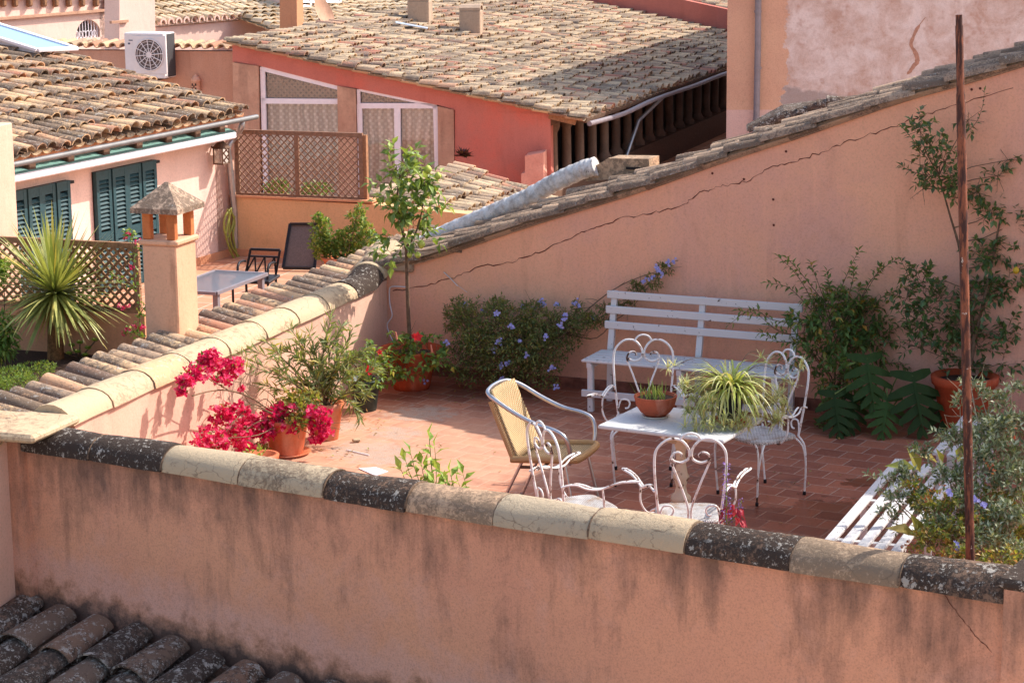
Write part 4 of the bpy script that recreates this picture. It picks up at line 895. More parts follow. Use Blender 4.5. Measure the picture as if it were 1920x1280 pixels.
def make_chair(label):
    t = thing('iron_chair', label, 'chair', (0, 0, 0), 'white wrought iron chairs around the table')
    zs = .44; s = MB(); prof = []
    hw = .205
    ring = []
    for i in range(32):
        a = 2*math.pi*i/32; c, q = math.cos(a), math.sin(a); e = .38
        ring.append((math.copysign(abs(c)**e, c)*hw, math.copysign(abs(q)**e, q)*hw))
    vs = []; 
    for (sc, dz) in ((.3, .004), (.6, .006), (.85, .01), (.96, .012), (1.0, .004), (1.0, -.012), (.97, -.014), (.5, -.004)):
        vs += [(x*sc, y*sc, zs+dz) for x, y in ring]
    fs = [list(range(32))]+[(r_*32+i, (r_+1)*32+i, (r_+1)*32+(i+1) % 32, r_*32+(i+1) % 32) for r_ in range(7) for i in range(32)]+[list(range(255, 223, -1))]
    s.add(vs, fs, .5, 0, True); s.build('seat', M['seatmesh'], t)
    def B(x, z): return V((x, -.2-z*.13, zs+z))
    R0 = .0085
    for sx in (-1, 1):
        f = MB()
        f.tube(spl([B(sx*a, b) for a, b in ((.186, 0), (.213, .233), (.222, .42), (.2, .50), (.136, .552), (.064, .548), (.018, .5), (.006, .453), (.018, .418), (.06, .398), (.098, .406), (.114, .42))], 5), R0, 7)
        f.tube(spl([B(sx*a, b) for a, b in ((.012, 0), (.012, .1), (.06, .25), (.117, .398), (.119, .43), (.106, .457), (.075, .467), (.054, .453), (.056, .438))], 5), R0*.85, 7)
        f.tube(spl([B(sx*a, b) for a, b in ((.19, .01), (.178, .08), (.16, .11), (.12, .11), (.10, .083), (.113, .05), (.136, .047))], 5), R0*.75, 6)
        if sx > 0: f.tube(spl([B(a, b) for a, b in ((-.062, .552), (-.04, .58), (0, .592), (.04, .58), (.062, .552))], 5), R0*.85, 7)
        f.build('back_scroll', M['iron'], t)
        f = MB(); path = spl([(sx*.216, -.225, zs+.21), (sx*.245, -.15, zs+.225), (sx*.285, -.07, zs+.195), (sx*.30, .02, zs+.19), (sx*.34, .10, zs+.225), (sx*.39, .19, zs+.235)], 5)
        o = V((.022, .0, 0)); left = [p_+V((sx*.006, -.018, 0)) for p_ in path]; rgt = [p_+V((-sx*.006, .018, 0)) for p_ in path]
        tip = path[-1]+V((sx*.02, .025, 0)); f.tube(spl(left[::3]+[left[-1], tip, rgt[-1]]+rgt[::-1][::3], 4), R0*.8, 7)
        f.tube(spl([(sx*.297, .01, zs+.185), (sx*.30, .02, zs+.08), (sx*.26, .04, zs-.0), (sx*.20, .05, zs-.01)], 5), R0*.8, 6)
        f.build('armrest', M['iron'], t)
        f = MB()
        for e in (0, .07):
            f.tube(spl([(sx*(.195-e*.5), .19-(.07-e)*.7, zs-.01), (sx*(.235-e*.2), .225-(.07-e)*.3, zs-.06), (sx*.225, .225, zs-.2), (sx*.205, .215, .01)], 5), R0*.85, 6)
        f.lathe((sx*.205, .215, 0), [(.0, 0), (.012, .0), (.012, .025), (.006, .03)], 8, m=1); f.build('leg', [M['iron'], M['black']], t)
        f = MB()
        for e in (0, .07):
            f.tube(spl([(sx*(.188-e*.3), -.2+e*.5, zs), (sx*(.225-e*.1), -.225+e*.2, zs-.07), (sx*.225, -.24, zs-.22), (sx*.205, -.25, .01)], 5), R0*.85, 6)
        f.lathe((sx*.205, -.25, 0), [(.0, 0), (.012, .0), (.012, .025), (.006, .03)], 8, m=1); f.build('leg', [M['iron'], M['black']], t)
    return t
def face(dx, dy): return math.atan2(-dx, dy)       # rotation that turns +y to (dx,dy)
cA = Pz(1206, 789, .44); cB = Pz(1425, 816, .44); cC = Pz(1290, 962, .44); cD = Pz(1086, 949, .44)
ch = make_chair('white iron heart-back chair behind the table, facing the viewer, rust on its scrolls')
chairs = [(cA, (-.06, -1), None), (cB, (-.80, -.60), 'white iron heart-back chair right of the table, its pitted seat in full view'),
          (cC, (.03, 1), 'white iron heart-back chair with its back to the viewer, nearest the coping'),
          (cD, (.86, .42), 'white iron heart-back chair overlapping the wicker armchair, half hidden by the coping')]
for c, d, lab in chairs:
    loc = V((c.x, c.y, 0))
    if lab is None: ch.location = loc; ch.rotation_euler = (0, 0, face(*d))
    else: copy_thing(ch, loc, face(*d), lab)

# ---- wicker armchair
k = Mat('wicker', .65, spec=.3); v = k.co(); x, y, z = k.xyz(v)
w1 = k.math('SINE', k.math('MULTIPLY', x, 260)); w2 = k.math('SINE', k.math('MULTIPLY', k.math('ADD', y, z), 420)); wv = k.math('MULTIPLY', w1, w2)
a = k.mix(k.step(wv, -.5, .7), S(198, 162, 114), S(234, 210, 168)); a = k.mix(.4, a, k.ramp(k.noise(v, 12, 4), [(.3, (.75, .7, .65, 1)), (.7, (1.1, 1.1, 1.1, 1))]), 'MULTIPLY'); k.col(a); k.bump(wv, 1.0, .006); M['wick'] = k.m
k = Mat('wicker_edge', .6); v = k.co(); x, y, z = k.xyz(v); wv = k.math('SINE', k.math('MULTIPLY', k.math('ADD', x, k.math('ADD', y, z)), 700)); k.col(k.mix(k.step(wv, -.6, .6), S(188, 140, 88), S(224, 184, 132))); k.bump(wv, .7, .003); M['wicke'] = k.m
k = Mat('aluminium', .28, .9); v = k.co(); k.col(k.mix(k.noise(v, 20, 4), S(205, 205, 210), S(170, 168, 170))); M['alu'] = k.m
cw = Pz(1036, 848, .41)
wc = thing('wicker_armchair', 'tan woven wicker armchair with a bent aluminium tube frame, facing right on the sunny tiles', 'armchair', (0, 0, 0))
def panel(rows, th, mat, name):
    vs = []; m = len(rows[0])
    for rw in rows: vs += rw
    n = len(rows); nv_ = len(vs); P = [V(q) for q in vs]; nr = (P[1]-P[0]).cross(P[m]-P[0]).normalized()
    mb = MB(); vs2 = P+[q-nr*th for q in P]; fs = []
    for i in range(n-1):
        for j in range(m-1): fs += [(i*m+j, i*m+j+1, (i+1)*m+j+1, (i+1)*m+j), (nv_+i*m+j+1, nv_+i*m+j, nv_+(i+1)*m+j, nv_+(i+1)*m+j+1)]
    for i in range(n-1): fs += [(i*m, (i+1)*m, nv_+(i+1)*m, nv_+i*m), ((i+1)*m-1+m, (i+1)*m-1, nv_+(i+1)*m-1, nv_+(i+2)*m-1)]
    for j in range(m-1): fs += [(j+1, j, nv_+j, nv_+j+1), ((n-1)*m+j, (n-1)*m+j+1, nv_+(n-1)*m+j+1, nv_+(n-1)*m+j)]
    mb.add(vs2, fs, .5, 0, True); return mb.build(name, mat, wc)
seat = [[(-.235+.47*i/10, -.22+.47*j/10, .385+.035*j/10+.018*((i-5)/5)**2-.0*(j/10)) for i in range(11)] for j in range(11)]
panel(seat, .03, M['wick'], 'seat')
back = [[((-.225+.45*i/10)*(1-.04*j/10), -.21-.19*(j/10)**.9+.05*((i-5)/5)**2*.6, .39+.43*j/10) for i in range(11)] for j in range(12)]
panel(back, .025, M['wick'], 'backrest')
e = MB(); rim = spl([(-.235, -.22, .40), (-.24, .0, .42), (-.24, .22, .435), (-.16, .255, .425), (.16, .255, .425), (.24, .22, .435), (.24, 0, .42), (.235, -.22, .40)], 5); e.tube(rim, .026, 8)
e.tube(spl([(-.228, -.205, .40), (-.224, -.29, .6), (-.217, -.375, .8)], 5), .022, 8); e.tube(spl([(.228, -.205, .40), (.224, -.29, .6), (.217, -.375, .8)], 5), .022, 8); e.build('woven_edge', M['wicke'], wc)
e = MB(); h_ = [(.238, .215, .40), (.262, .225, .50), (.285, .2, .60), (.28, .12, .645), (.268, -.02, .675), (.262, -.18, .74), (.25, -.33, .82), (.2, -.405, .855), (.1, -.425, .868)]
path = h_+[(0, -.43, .87)]+[(-x_, y_, z_) for x_, y_, z_ in h_[::-1]]; e.tube(spl(path, 5), .0155, 9); e.build('arm_tube', M['alu'], wc)
for sx in (-1, 1):
    e = MB(); e.tube([(sx*.22, .17, .40), (sx*.25, .26, .0)], .011, 7); e.lathe((sx*.25, .26, 0), [(0, 0), (.015, 0), (.015, .02)], 8); e.build('leg', M['alu'], wc)
    e = MB(); e.tube([(sx*.21, -.15, .38), (sx*.24, -.33, .0)], .011, 7); e.lathe((sx*.24, -.33, 0), [(0, 0), (.015, 0), (.015, .02)], 8); e.build('leg', M['alu'], wc)
e = MB(); e.tube([(-.215, -.16, .345), (-.215, .17, .365)], .012, 6); e.tube([(.215, -.16, .345), (.215, .17, .365)], .012, 6); e.tube([(-.215, 0, .355), (.215, 0, .355)], .01, 6); e.build('stretcher', M['wooddk'], wc)
e = MB()
for i in range(13): e.box(V((-.18+.03*i, -.398+.03*((i-6)/6)**2*.6, .818)), V((.009, 0, 0)), V((0, .016, .0)), V((0, 0, .007)), .5)
e.build('dark_lacing', M['black'], wc)
wc.location = V((cw.x, cw.y, 0)); wc.rotation_euler = (0, 0, face(.93, -.37))

# ---- table
T0, T1, T2 = Pz(1120.6, 797, .72), Pz(1187.8, 755, .72), Pz(1356.6, 825.6, .72); ax = (T2-T0); ay = (T1-T0); ay = ay-ax*(ay.dot(ax)/ax.dot(ax)); ctr = T0+ax/2+ay/2
tb = thing('pedestal_table', 'white-topped rectangular table on a cream cast iron pedestal, carrying two potted plants', 'table', (ctr.x, ctr.y, 0))
e = MB(); e.box(ctr-Z*.012, ax/2, ay/2, Z*.013, .5, 0, .006); e.build('tabletop', painted('white_marble', S(206, 204, 202), S(130, 118, 108), 40, (.62, .7), .5), tb)
e = MB(); axn, ayn = ax.normalized(), ay.normalized()
e.box(ctr-Z*.04, ax*.42, ayn*.012, Z*.015); e.box(ctr-Z*.04, axn*.012, ay*.42, Z*.0149); e.build('under_frame', M['iron'], tb)
M['castiron'] = painted('cream_cast_iron', S(222, 200, 170), S(120, 80, 56), 18, (.6, .66), .55)
e = MB(); e.lathe((ctr.x, ctr.y, 0), [(.09, .05), (.075, .08), (.05, .1), (.045, .13), (.07, .16), (.07, .19), (.045, .215), (.035, .26), (.045, .3), (.06, .33), (.045, .36), (.034, .42), (.034, .52), (.045, .55), (.04, .6), (.05, .64), (.08, .67), (.09, .7), (0, .7)], 18); e.build('pedestal', M['castiron'], tb)
for q in range(4):
    an = q*math.pi/2+math.atan2(ax.y, ax.x)+math.pi/4; dr_ = V((math.cos(an), math.sin(an), 0)); c = V((ctr.x, ctr.y, 0))
    e = MB(); e.tube(spl([c+dr_*.05+Z*.1, c+dr_*.15+Z*.09, c+dr_*.24+Z*.035, c+dr_*.29+Z*.02], 5), [.026]*11+[.02]*5, 8); e.build('foot', M['castiron'], tb)
    e = MB(); e.tube(spl([c+dr_*.035+Z*.58, c+dr_*.1+Z*.6, c+dr_*.17+Z*.66, c+dr_*.2+Z*.695], 5), .016, 7); e.build('bracket', M['castiron'], tb)

# ---- benches
def bench_slats(mb, o, u, p, n, pitch, wd, L, z, th=.022, stag=0):
    for i in range(n): mb.box(o+p*(pitch*(i+.5))+u*(L/2-stag*i)+Z*(z-th/2), u*(L/2), p*(wd/2), Z*(th/2), .5, 0, .006)
F0 = Pz(1108, 771, 0); bu, bn = BW.u, BW.n
Lb = 1.66; bt = thing('slatted_bench', 'white slatted bench with a three-rail back against the sloping pink wall', 'bench', F0+bu*.8-bn*.2)
e = MB(); bench_slats(e, F0-bu*.07+bn*.05, bu, -bn, 5, .092, .078, Lb+.14, .445); e.build('seat', M['white'], bt)
for i, a in enumerate((0, .79, 1.6)):
    e = MB(); e.box(F0+bu*a+Z*.21, bu*.024, bn*.022, Z*.21, .5, 0, .004); e.box(F0+bu*a+Z*.40-bn*.2, bu*.022, bn*.24, Z*.022); e.build('front_leg', M['white'], bt)
    e = MB(); q = F0+bu*a-bn*.42; e.bar(q, q+Z*.46-bn*.02, .046, .04, bn); e.bar(q+Z*.44-bn*.02, q+Z*.93-bn*.13, .05, .035, bn); e.build('back_post', M['white'], bt)
for zz, sx in ((.90, .01), (.775, -.0), (.65, -.01)):
    off_ = .42+.02+(zz-.44)*.225-.03; e = MB(); q = F0-bn*off_+Z*zz; e.box(q+bu*(Lb/2-.03), bu*(Lb/2+.03), bn*.012, Z*.033, .5, 0, .006); e.build('back_rail', M['white'], bt)
e = MB(); e.box(F0+bu*(Lb/2-.03)+bn*.03+Z*.16, bu*(Lb/2+.04), bn*.012, Z*.03, .5, 0, .005); e.build('stretcher', M['white'], bt)
ru = V((.37, .929, 0)).normalized(); rp_ = V((ru.y, -ru.x, 0)); far = Pz(1672, 862, .44)
def right_bench(o, n, L, lab, backed):
    t = thing('garden_bench', lab, 'bench', V((o.x, o.y, 0))-ru*.8)
    b_ = V((o.x, o.y, 0))-ru*L; e = MB(); bench_slats(e, b_, ru, rp_, n, .106, .066, L, .455, .026, .035); e.build('seat', M['white'], t)
    for a in (.18, L*.52, L-.16):
        e = MB(); e.box(b_+ru*a+rp_*(n*.051)+Z*.418, ru*.022, rp_*(n*.051-.01), Z*.018); e.build('cross_rail', M['white'], t)
        for q in (.04, n*.102-.05):
            e = MB(); e.box(b_+ru*a+rp_*q+Z*.2, ru*.022, rp_*.022, Z*.2, .5, 0, .004); e.build('leg', M['white'], t)
    if backed:
        for a in (.18, L-.16):
            e = MB(); q = b_+ru*a+rp_*(n*.102+.01); e.bar(q, q+Z*.8+rp_*.1, .05, .04, rp_); e.build('back_post', M['white'], t)
        for zz in (.55, .68, .79):
            e = MB(); q = b_+rp_*(n*.102+.0+zz*.12)+Z*zz; e.box(q+ru*(L/2), ru*(L/2), rp_*.011, Z*.03, .5, 0, .005); e.build('back_rail', M['white'], t)
right_bench(far, 5, 2.1, 'white slatted bench at the right behind the coping, half in sunlight', False)
far2 = Pz(1800, 780, .44)
right_bench(far2, 3, 1.15, 'second white slatted bench farther back, its end glimpsed under the grey shrub and pole', False)

# ---- iron pole
pb = PY(1819, 1040, 11.72); pt_ = PY(1798, 28, 11.72)
e = MB(); zlen = pt_.z; ax_ = (pt_-pb)/(pt_.z-pb.z); P = [pb+ax_*(z_-pb.z) for z_ in (0, .6, 1.2, zlen-.42, zlen-.4, zlen-.06, zlen-.05, zlen)]
k = Mat('rusty_iron', .7, .3, .3); v = k.co(); n = k.noise(k.co(0, (6, 6, 1.2)), 6, 6, .7); a = k.mix(k.step(n, .45, .58), S(66, 42, 38), S(136, 82, 60)); k.col(k.mix(k.step(k.noise(v, 30, 4), .68, .72), a, S(190, 180, 170))); k.bump(n, .4, .004)
e.tube(P, [.0245, .0245, .0245, .024, .0205, .0205, .0175, .0175], 14); tag(e.build('iron_pole', k.m), 'tall rusty brown iron pole standing just behind the foreground coping on the right', 'pole')

# ---- small things
M['terra'] = plaster('terracotta', S(204, 118, 82), S(192, 106, 72), 3, 40, S(220, 180, 156), (.54, .74), .2)
M['terrared'] = plaster('red_terracotta', S(186, 84, 52), S(176, 76, 46), 3, 40, S(204, 128, 100), (.56, .76), .15)
M['bowlt'] = plaster('bowl_terracotta', S(176, 92, 66), S(164, 84, 60), 6, 50, S(206, 160, 138), (.6, .75), .2)
M['soil'] = simple('soil', S(74, 54, 42), .98, 0, .5, 60, bump=.8)
def pot(par, c, r, h, mat, taper=.68, lip=.035, name='pot', lipk=1.08):
    e = MB(); e.lathe(c, [(0, 0), (r*taper, 0), (r*(taper+.02), .01), (r*.97, h-lip), (r*.97*lipk, h-lip+.004), (r*lipk, h-.006), (r*lipk-.008, h), (r-.02, h), (r-.03, h-.05), (0, h-.05)], 30)
    e.build(name, mat, par); e = MB(); e.disc(V(c)+Z*(h-.046), r-.03, 20); e.build('soil', M['soil'], par)
bp = Pz(1229, 781, .72)
pb_ = thing('bowl_plant', 'wide terracotta bowl of sprouting grass on a saucer at the left of the table', 'potted plant', V((bp.x, bp.y, .7215)))
e = MB(); e.lathe(V((bp.x, bp.y, .7215)), [(0, .0), (.085, 0), (.098, .012), (.095, .014), (.08, .006), (0, .006)], 26); e.build('saucer', painted('glazed_saucer', S(214, 200, 186), S(130, 80, 60)), pb_)
e = MB(); c = V((bp.x, bp.y, .73)); e.lathe(c, [(0, 0), (.07, 0), (.105, .03), (.132, .07), (.145, .12), (.15, .137), (.148, .142), (.138, .141), (.133, .12), (0, .118)], 32); e.build('bowl', M['bowlt'], pb_)
e = MB(); e.disc(c+Z*.121, .132, 22); e.build('soil', M['soil'], pb_)
M['grassl'] = leafmat('grass_blade', [(0, S(112, 140, 70)), (.6, S(150, 172, 96)), (1, S(196, 190, 120))], .3)
e = MB()
for q in range(46):
    an, rr = rnd(0, 6.28), rnd(.01, .12); e.blade(c+V((rr*math.cos(an), rr*math.sin(an), .12)), V((rnd(-.5, .5), rnd(-.5, .5), 1)), rnd(.05, .16), .007, rnd(.2, 1.0), 5)
e.build('grass', M['grassl'], pb_)
sc_ = thing('clay_dish', 'small red clay dish balanced on the roof edge above the corner', 'dish', BW.off(-.12).at(876, 462))
e = MB(); c = BW.off(-.12).at(876, 461); e.lathe(c, [(0, 0), (.05, 0), (.085, .045), (.08, .047), (.05, .012), (0, .012)], 20); e.build('dish', M['terrared'], sc_)
sh = MB(); q = BW.off(-.05).at(852, 468); sh.box(q, BW.u*.1, BW.n*.06+Z*.0, Z*.014, .1); tag(sh.build('tile_shard', M['ridge']), 'dark broken tile shard beside the clay dish on the roof edge', 'tile')
wr = MB(); W_b = BW.off(.012)
wr.tube(spl([W_b.at(*q) for q in ((760, 538), (745, 537), (733, 538), (730, 545), (731, 570), (735, 592), (726, 608), (730, 625), (737, 640))], 6), .006, 6); tag(wr.build('wall_cable', M['frame']), 'thin white cable looping down the pink wall beside the lemon trunk', 'cable')
wr = MB(); wr.tube([W_b.at(832, 510), W_b.at(845, 522), W_b.at(858, 536)], .005, 5); wr.tube([W_b.at(857, 534), W_b.at(876, 548)], .002, 4); tag(wr.build('broken_stake', M['white']), 'thin broken white stick leaning on the pink wall above the blue-flowered bush', 'stick')
lt_ = MB(); q = Pz(668, 826, .012); lt_.box(q+Z*.004, V((.03, .008, 0)), V((-.006, .018, 0)), Z*.012, .5, 0, .006); tag(lt_.build('stone_chip', M['capl']), 'small pale stone chip lying on the sunny tiles near the pots', 'stone')
lt_ = MB(); a, b_ = Pz(650, 843, .006), Pz(692, 853, .006); lt_.bar(a, b_, .007, .006); tag(lt_.build('white_strip', M['frame']), 'thin white strip of wood lying on the tiles before the pots', 'strip')
lt_ = MB(); q = [Pz(*z_, .003) for z_ in ((672, 878), (705, 876), (728, 884), (704, 892))]; lt_.prism(q, Z*.004); tag(lt_.build('white_paper', M['frame']), 'bright white scrap lying flat on the tiles just behind the coping', 'paper scrap')

# ---- lower terrace furniture and chimney
M['render'] = plaster('chimney_render', S(222, 174, 142), S(212, 160, 128), .9, 50, S(150, 104, 78), (.6, .72), .3)
c0 = Pz(336, 637, .86); cu = LWd*.34; el = (-WDIR+LWd*-.0); el = V((-.945, .327, 0)); wl2 = .29
chm = thing('roof_chimney', 'square peach-plastered chimney with a tiled pyramid cap on four stubby pillars', 'chimney', c0+el*.16+cu*.5)
hh = PY(330, 462, c0.y).z-c0.z
e = MB(); e.box(c0+el*(wl2/2)+cu*.5+Z*(hh/2-.1), el*(wl2/2), cu*.5, Z*(hh/2+.1), .5, 0, .012); e.build('shaft', M['render'], chm)
e = MB(); e.box(c0+el*(wl2/2)+cu*.5+Z*(hh+.022), el*(wl2/2+.025), cu*.55, Z*.022, .5, 0, .012); e.build('ledge', M['render'], chm)
zt_ = c0.z+hh+.044; hp = .21
for i in (0, 1):
    for j in (0, 1):
        e = MB(); q = c0+el*(.04+i*(wl2-.08))+cu*(.1+.8*j); e.box(V((q.x, q.y, zt_+hp/2)), el*.035, LWd*.03, Z*hp/2, .5, 0, .006); e.build('pillar', plaster('rusty_render', S(206, 128, 78), S(186, 108, 66), 4, 30, S(120, 78, 52), (.55, .75), .3), chm)
cc_ = c0+el*(wl2/2)+cu*.5; cc_.z = zt_+hp; aa, bb_ = el*(wl2/2+.06), cu*.66
vs = [cc_-aa-bb_, cc_+aa-bb_, cc_+aa+bb_, cc_-aa+bb_]; vs2 = [q+Z*.04 for q in vs]; 
e = MB(); e.add(vs+vs2+[cc_+Z*.22-aa*.06-bb_*.03, cc_+Z*.22+aa*.06-bb_*.03, cc_+Z*.22+aa*.06+bb_*.03, cc_+Z*.22-aa*.06+bb_*.03], [(3, 2, 1, 0), (0, 1, 5, 4), (1, 2, 6, 5), (2, 3, 7, 6), (3, 0, 4, 7), (4, 5, 9, 8), (5, 6, 10, 9), (6, 7, 11, 10), (7, 4, 8, 11), (8, 9, 10, 11)], .5)
e.build('cap', tilemat('cap_mortar', [(0, S(190, 160, 136)), (1, S(206, 178, 154))], .5, .62, S(104, 88, 76), 1.4, .9), chm)
# lattice by the yucca
ol = Plane(Pz(250, 655, .45), E_); 
a_l, z_t = on(ol, -40, 449); a_r, z_t2 = on(ol, 255, 462); z_b = on(ol, 230, 583)[1]
yg = thing('garden_wall', 'low ochre wall behind the spiky yucca, under the wooden trellis', 'wall', ol.uz(-.5, 0))
e = MB(); e.prism([ol.uz(a_l-.5, -.2), ol.uz(a_r+.05, -.2), ol.uz(a_r+.05, z_b-.02), ol.uz(a_l-.5, z_b-.02)], -ol.n*.16); e.build('wall', M['ochre'], yg)
lattice('garden_trellis', 'pale brown diamond trellis on the low ochre wall behind the yucca', ol.off(-.05), (a_l, z_b, a_r, (z_t+z_t2)/2), .083, .022, M['wood'], (), .05)
gb = MB(); gb.prism([V((-7, 16.0, -.02)), lpt(6.3, .36, -.02), lpt(1.6, .36, -.02), V((ol.uz(a_r, 0).x, ol.uz(a_r, 0).y, -.02)), ol.uz(a_l-.6, -.02)], Z*.4); gb.build('garden_soil', M['soil'], kind='structure', origin=(-4, 17, 0))
# black iron chair and glass table
lc = Pz(492, 530, .42)
bc = thing('black_chair', 'black iron chair with pointed arches in its back on the lower terrace', 'chair', (lc.x, lc.y, 0))
pl = Plane(PY(490, 500, lc.y+.05), (.985, -.17)); e = MB(); 
tpL, tpR, mdL, mdR = pl.at(470, 467), pl.at(525, 469), pl.at(469, 480), pl.at(524, 482)
zs_ = .44; btL, btR = pl.at(461, 512), pl.at(517, 515)
e.tube([btL-Z*.44+Z*0, btL, tpL], .014, 6); e.tube([btR-Z*.44, btR, tpR], .014, 6); e.bar(tpL, tpR, .025, .022, pl.n); e.bar(mdL, mdR, .018, .018, pl.n); e.build('back_frame', M['black'], bc)
e = MB()
for i in range(3):
    c1_, c2_ = mdL.lerp(mdR, (i+.05)/3), mdL.lerp(mdR, (i+.95)/3); b1, b2 = btL.lerp(btR, (i)/3), btL.lerp(btR, (i+1)/3); top_ = c1_.lerp(c2_, .5)
    e.tube(spl([top_, top_.lerp(b1, .4)+(b1-top_)*.15, b1], 4), .009, 5); e.tube(spl([top_, top_.lerp(b2, .4)+(b2-top_)*.15, b2], 4), .009, 5)
e.build('back_arches', M['black'], bc)
e = MB(); sc2 = (btL+btR)/2+pl.n*.2; e.box(V((sc2.x, sc2.y, btL.z-.02)), pl.u*.2, pl.n*.2, Z*.015, .5, 0, .006); e.build('seat', M['black'], bc)
for i in (-1, 1):
    e = MB(); q = V((sc2.x, sc2.y, btL.z-.03))+pl.u*.18*i+pl.n*.18; e.tube([q, V((q.x, q.y, 0))], .013, 6); e.build('leg', M['black'], bc)
    e = MB(); q = (btL if i < 0 else btR); e.tube(spl([q+Z*.12, q+Z*.14+pl.n*.1, q+Z*.13+pl.n*.25, q+Z*.0+pl.n*.3], 5), .013, 6); e.build('armrest', M['black'], bc)
M['frame2'] = simple('pale_grey_paint', S(176, 170, 168), .5, 0, .12, 12); tz = .66; g4 = [Pz(*q, tz) for q in ((309, 543), (405, 548), (500, 512), (403, 507))]
gt_ = thing('glass_table', 'glass-topped garden table with a grey frame on the lower terrace', 'table', ((g4[0]+g4[2])/2)*1 - Z*tz)
e = MB(); e.prism([q-Z*.01 for q in g4], Z*.012); e.build('glass_top', glass('table_glass', (.95, .95, .94, 1), .05, .3), gt_)
e = MB()
for q in range(4): e.bar(g4[q]-Z*.01, g4[(q+1) % 4]-Z*.01, .035, .03)
e.build('frame', M['pipe'], gt_)
for q in g4:
    c_ = q.lerp((g4[0]+g4[2])/2, .12); e = MB(); e.bar(c_-Z*.02, V((c_.x, c_.y, 0)), .05, .05, E_); e.build('leg', M['pipe'], gt_)
dk3 = Plane(Pz(545, 505, 0), (.99, -.1)); pq = [dk3.at(*q)-dk3.n*o_ for q, o_ in (((531, 502), 0), ((590, 503), 0), ((590, 426), .25), ((536, 426), .25))]
bd2 = thing('folded_sunbed', 'dark framed sun-bed leaning upright against the ochre wall', 'sun lounger', (pq[0]+pq[1])/2)
e = MB(); e.prism(pq, V((.0, .03, 0))); e.build('mesh', simple('grey_mesh', S(110, 96, 92), .9, 0, .2, 60), bd2)
e = MB()
for q in range(4): e.bar(pq[q]-V((0, .012, 0)), pq[(q+1) % 4]-V((0, .012, 0)), .03, .03, dk3.n)
e.build('frame', M['black'], bd2)
e = MB(); e.bar(pq[0], pq[0]+V((.05, -.5, .05)), .05, .04); e.bar(pq[0]+V((.5, 0, 0)), pq[0]+V((.45, -.5, .05)), .05, .04); e.build('legs', M['pipe'], bd2) if False else None
ho = MB(); hp_ = HW.off(.12)
for xs in ((427, 430, 430, 436, 452), (434, 428, 424, 430, 440), (431, 440, 437, 441, 446)):
    ho.tube(spl([hp_.at(xs[0], 392), hp_.at(xs[1], 415), hp_.at(xs[2], 440), hp_.at(xs[3], 465), hp_.at(xs[4], 486)-Z*0], 6), .014, 6)
ho.tube(spl([hp_.at(434, 390), hp_.at(424, 402), hp_.at(420, 425), hp_.at(426, 445), hp_.at(434, 430), hp_.at(440, 405)], 6), .014, 6)
tag(ho.build('garden_hose', simple('green_hose', S(150, 150, 70), .5, 0, .2, 20)), 'yellow-green garden hose hanging in loops at the house corner', 'hose')
# ================================================================== PLANTS
G_dark = leafmat('dark_leaf', [(0, S(62, 88, 46)), (.5, S(86, 114, 58)), (.9, S(116, 136, 70)), (1, S(190, 130, 50))], .22)
G_mid = leafmat('mid_leaf', [(0, S(70, 100, 44)), (.5, S(98, 130, 56)), (.9, S(140, 160, 76)), (1, S(190, 170, 70))], .3)
G_bright = leafmat('bright_leaf', [(0, S(100, 136, 52)), (.6, S(140, 170, 70)), (1, S(190, 200, 100))], .35)
G_plum = leafmat('small_leaf', [(0, S(68, 82, 44)), (.5, S(96, 108, 60)), (.85, S(130, 130, 72)), (1, S(140, 112, 70))], .25)
G_citr = leafmat('citrus_leaf', [(0, S(54, 80, 48)), (.6, S(76, 104, 60)), (1, S(100, 126, 72))], .2, .35, .5)
G_lem = leafmat('lemon_leaf', [(0, S(58, 88, 42)), (.5, S(92, 122, 56)), (.85, S(150, 172, 90)), (1, S(190, 200, 110))], .3, .35, .5)
G_ole = leafmat('oleander_leaf', [(0, S(84, 98, 60)), (.5, S(122, 134, 86)), (.85, S(160, 162, 110)), (1, S(206, 180, 80))], .25)
G_grey = leafmat('grey_leaf', [(0, S(74, 88, 56)), (.45, S(122, 130, 92)), (.8, S(176, 180, 142)), (1, S(204, 204, 172))], .12)
G_yel = leafmat('yellowing_leaf', [(0, S(76, 92, 44)), (.45, S(116, 122, 58)), (.75, S(166, 148, 70)), (1, S(180, 112, 58))], .3)
G_spid = leafmat('variegated_blade', [(0, S(168, 184, 90)), (.4, S(206, 210, 116)), (.75, S(232, 230, 170)), (1, S(196, 170, 90))], .35)
G_spid2 = leafmat('pale_plantlet', [(0, S(190, 196, 130)), (.5, S(222, 220, 172)), (1, S(206, 180, 120))], .3)
G_yuc = leafmat('yucca_blade', [(0, S(112, 124, 70)), (.4, S(160, 164, 92)), (.75, S(204, 196, 120)), (1, S(206, 170, 84))], .2, .4, .5)
G_yucd = leafmat('dry_blade', [(0, S(190, 150, 80)), (1, S(220, 190, 110))], .2)
G_mon = leafmat('monstera_leaf', [(0, S(38, 56, 30)), (1, S(62, 86, 42))], .15, .7, .15)
F_bou = leafmat('magenta_bract', [(0, S(190, 14, 72)), (.4, S(228, 36, 100)), (.8, S(244, 80, 130)), (1, S(248, 140, 160))], .4, .6, .2, tcol=None)
F_plu = leafmat('lilac_petal', [(0, S(160, 160, 220)), (1, S(196, 192, 240))], .3, .6, .2, tcol=None)
F_red = leafmat('red_petal', [(0, S(210, 36, 40)), (1, S(236, 70, 70))], .3, .5, .2, tcol=None)
F_pur = leafmat('purple_floret', [(0, S(120, 80, 160)), (1, S(170, 140, 210))], .3, tcol=None)
F_col = leafmat('crimson_leaf', [(0, S(150, 36, 52)), (1, S(206, 84, 96))], .3, tcol=None)
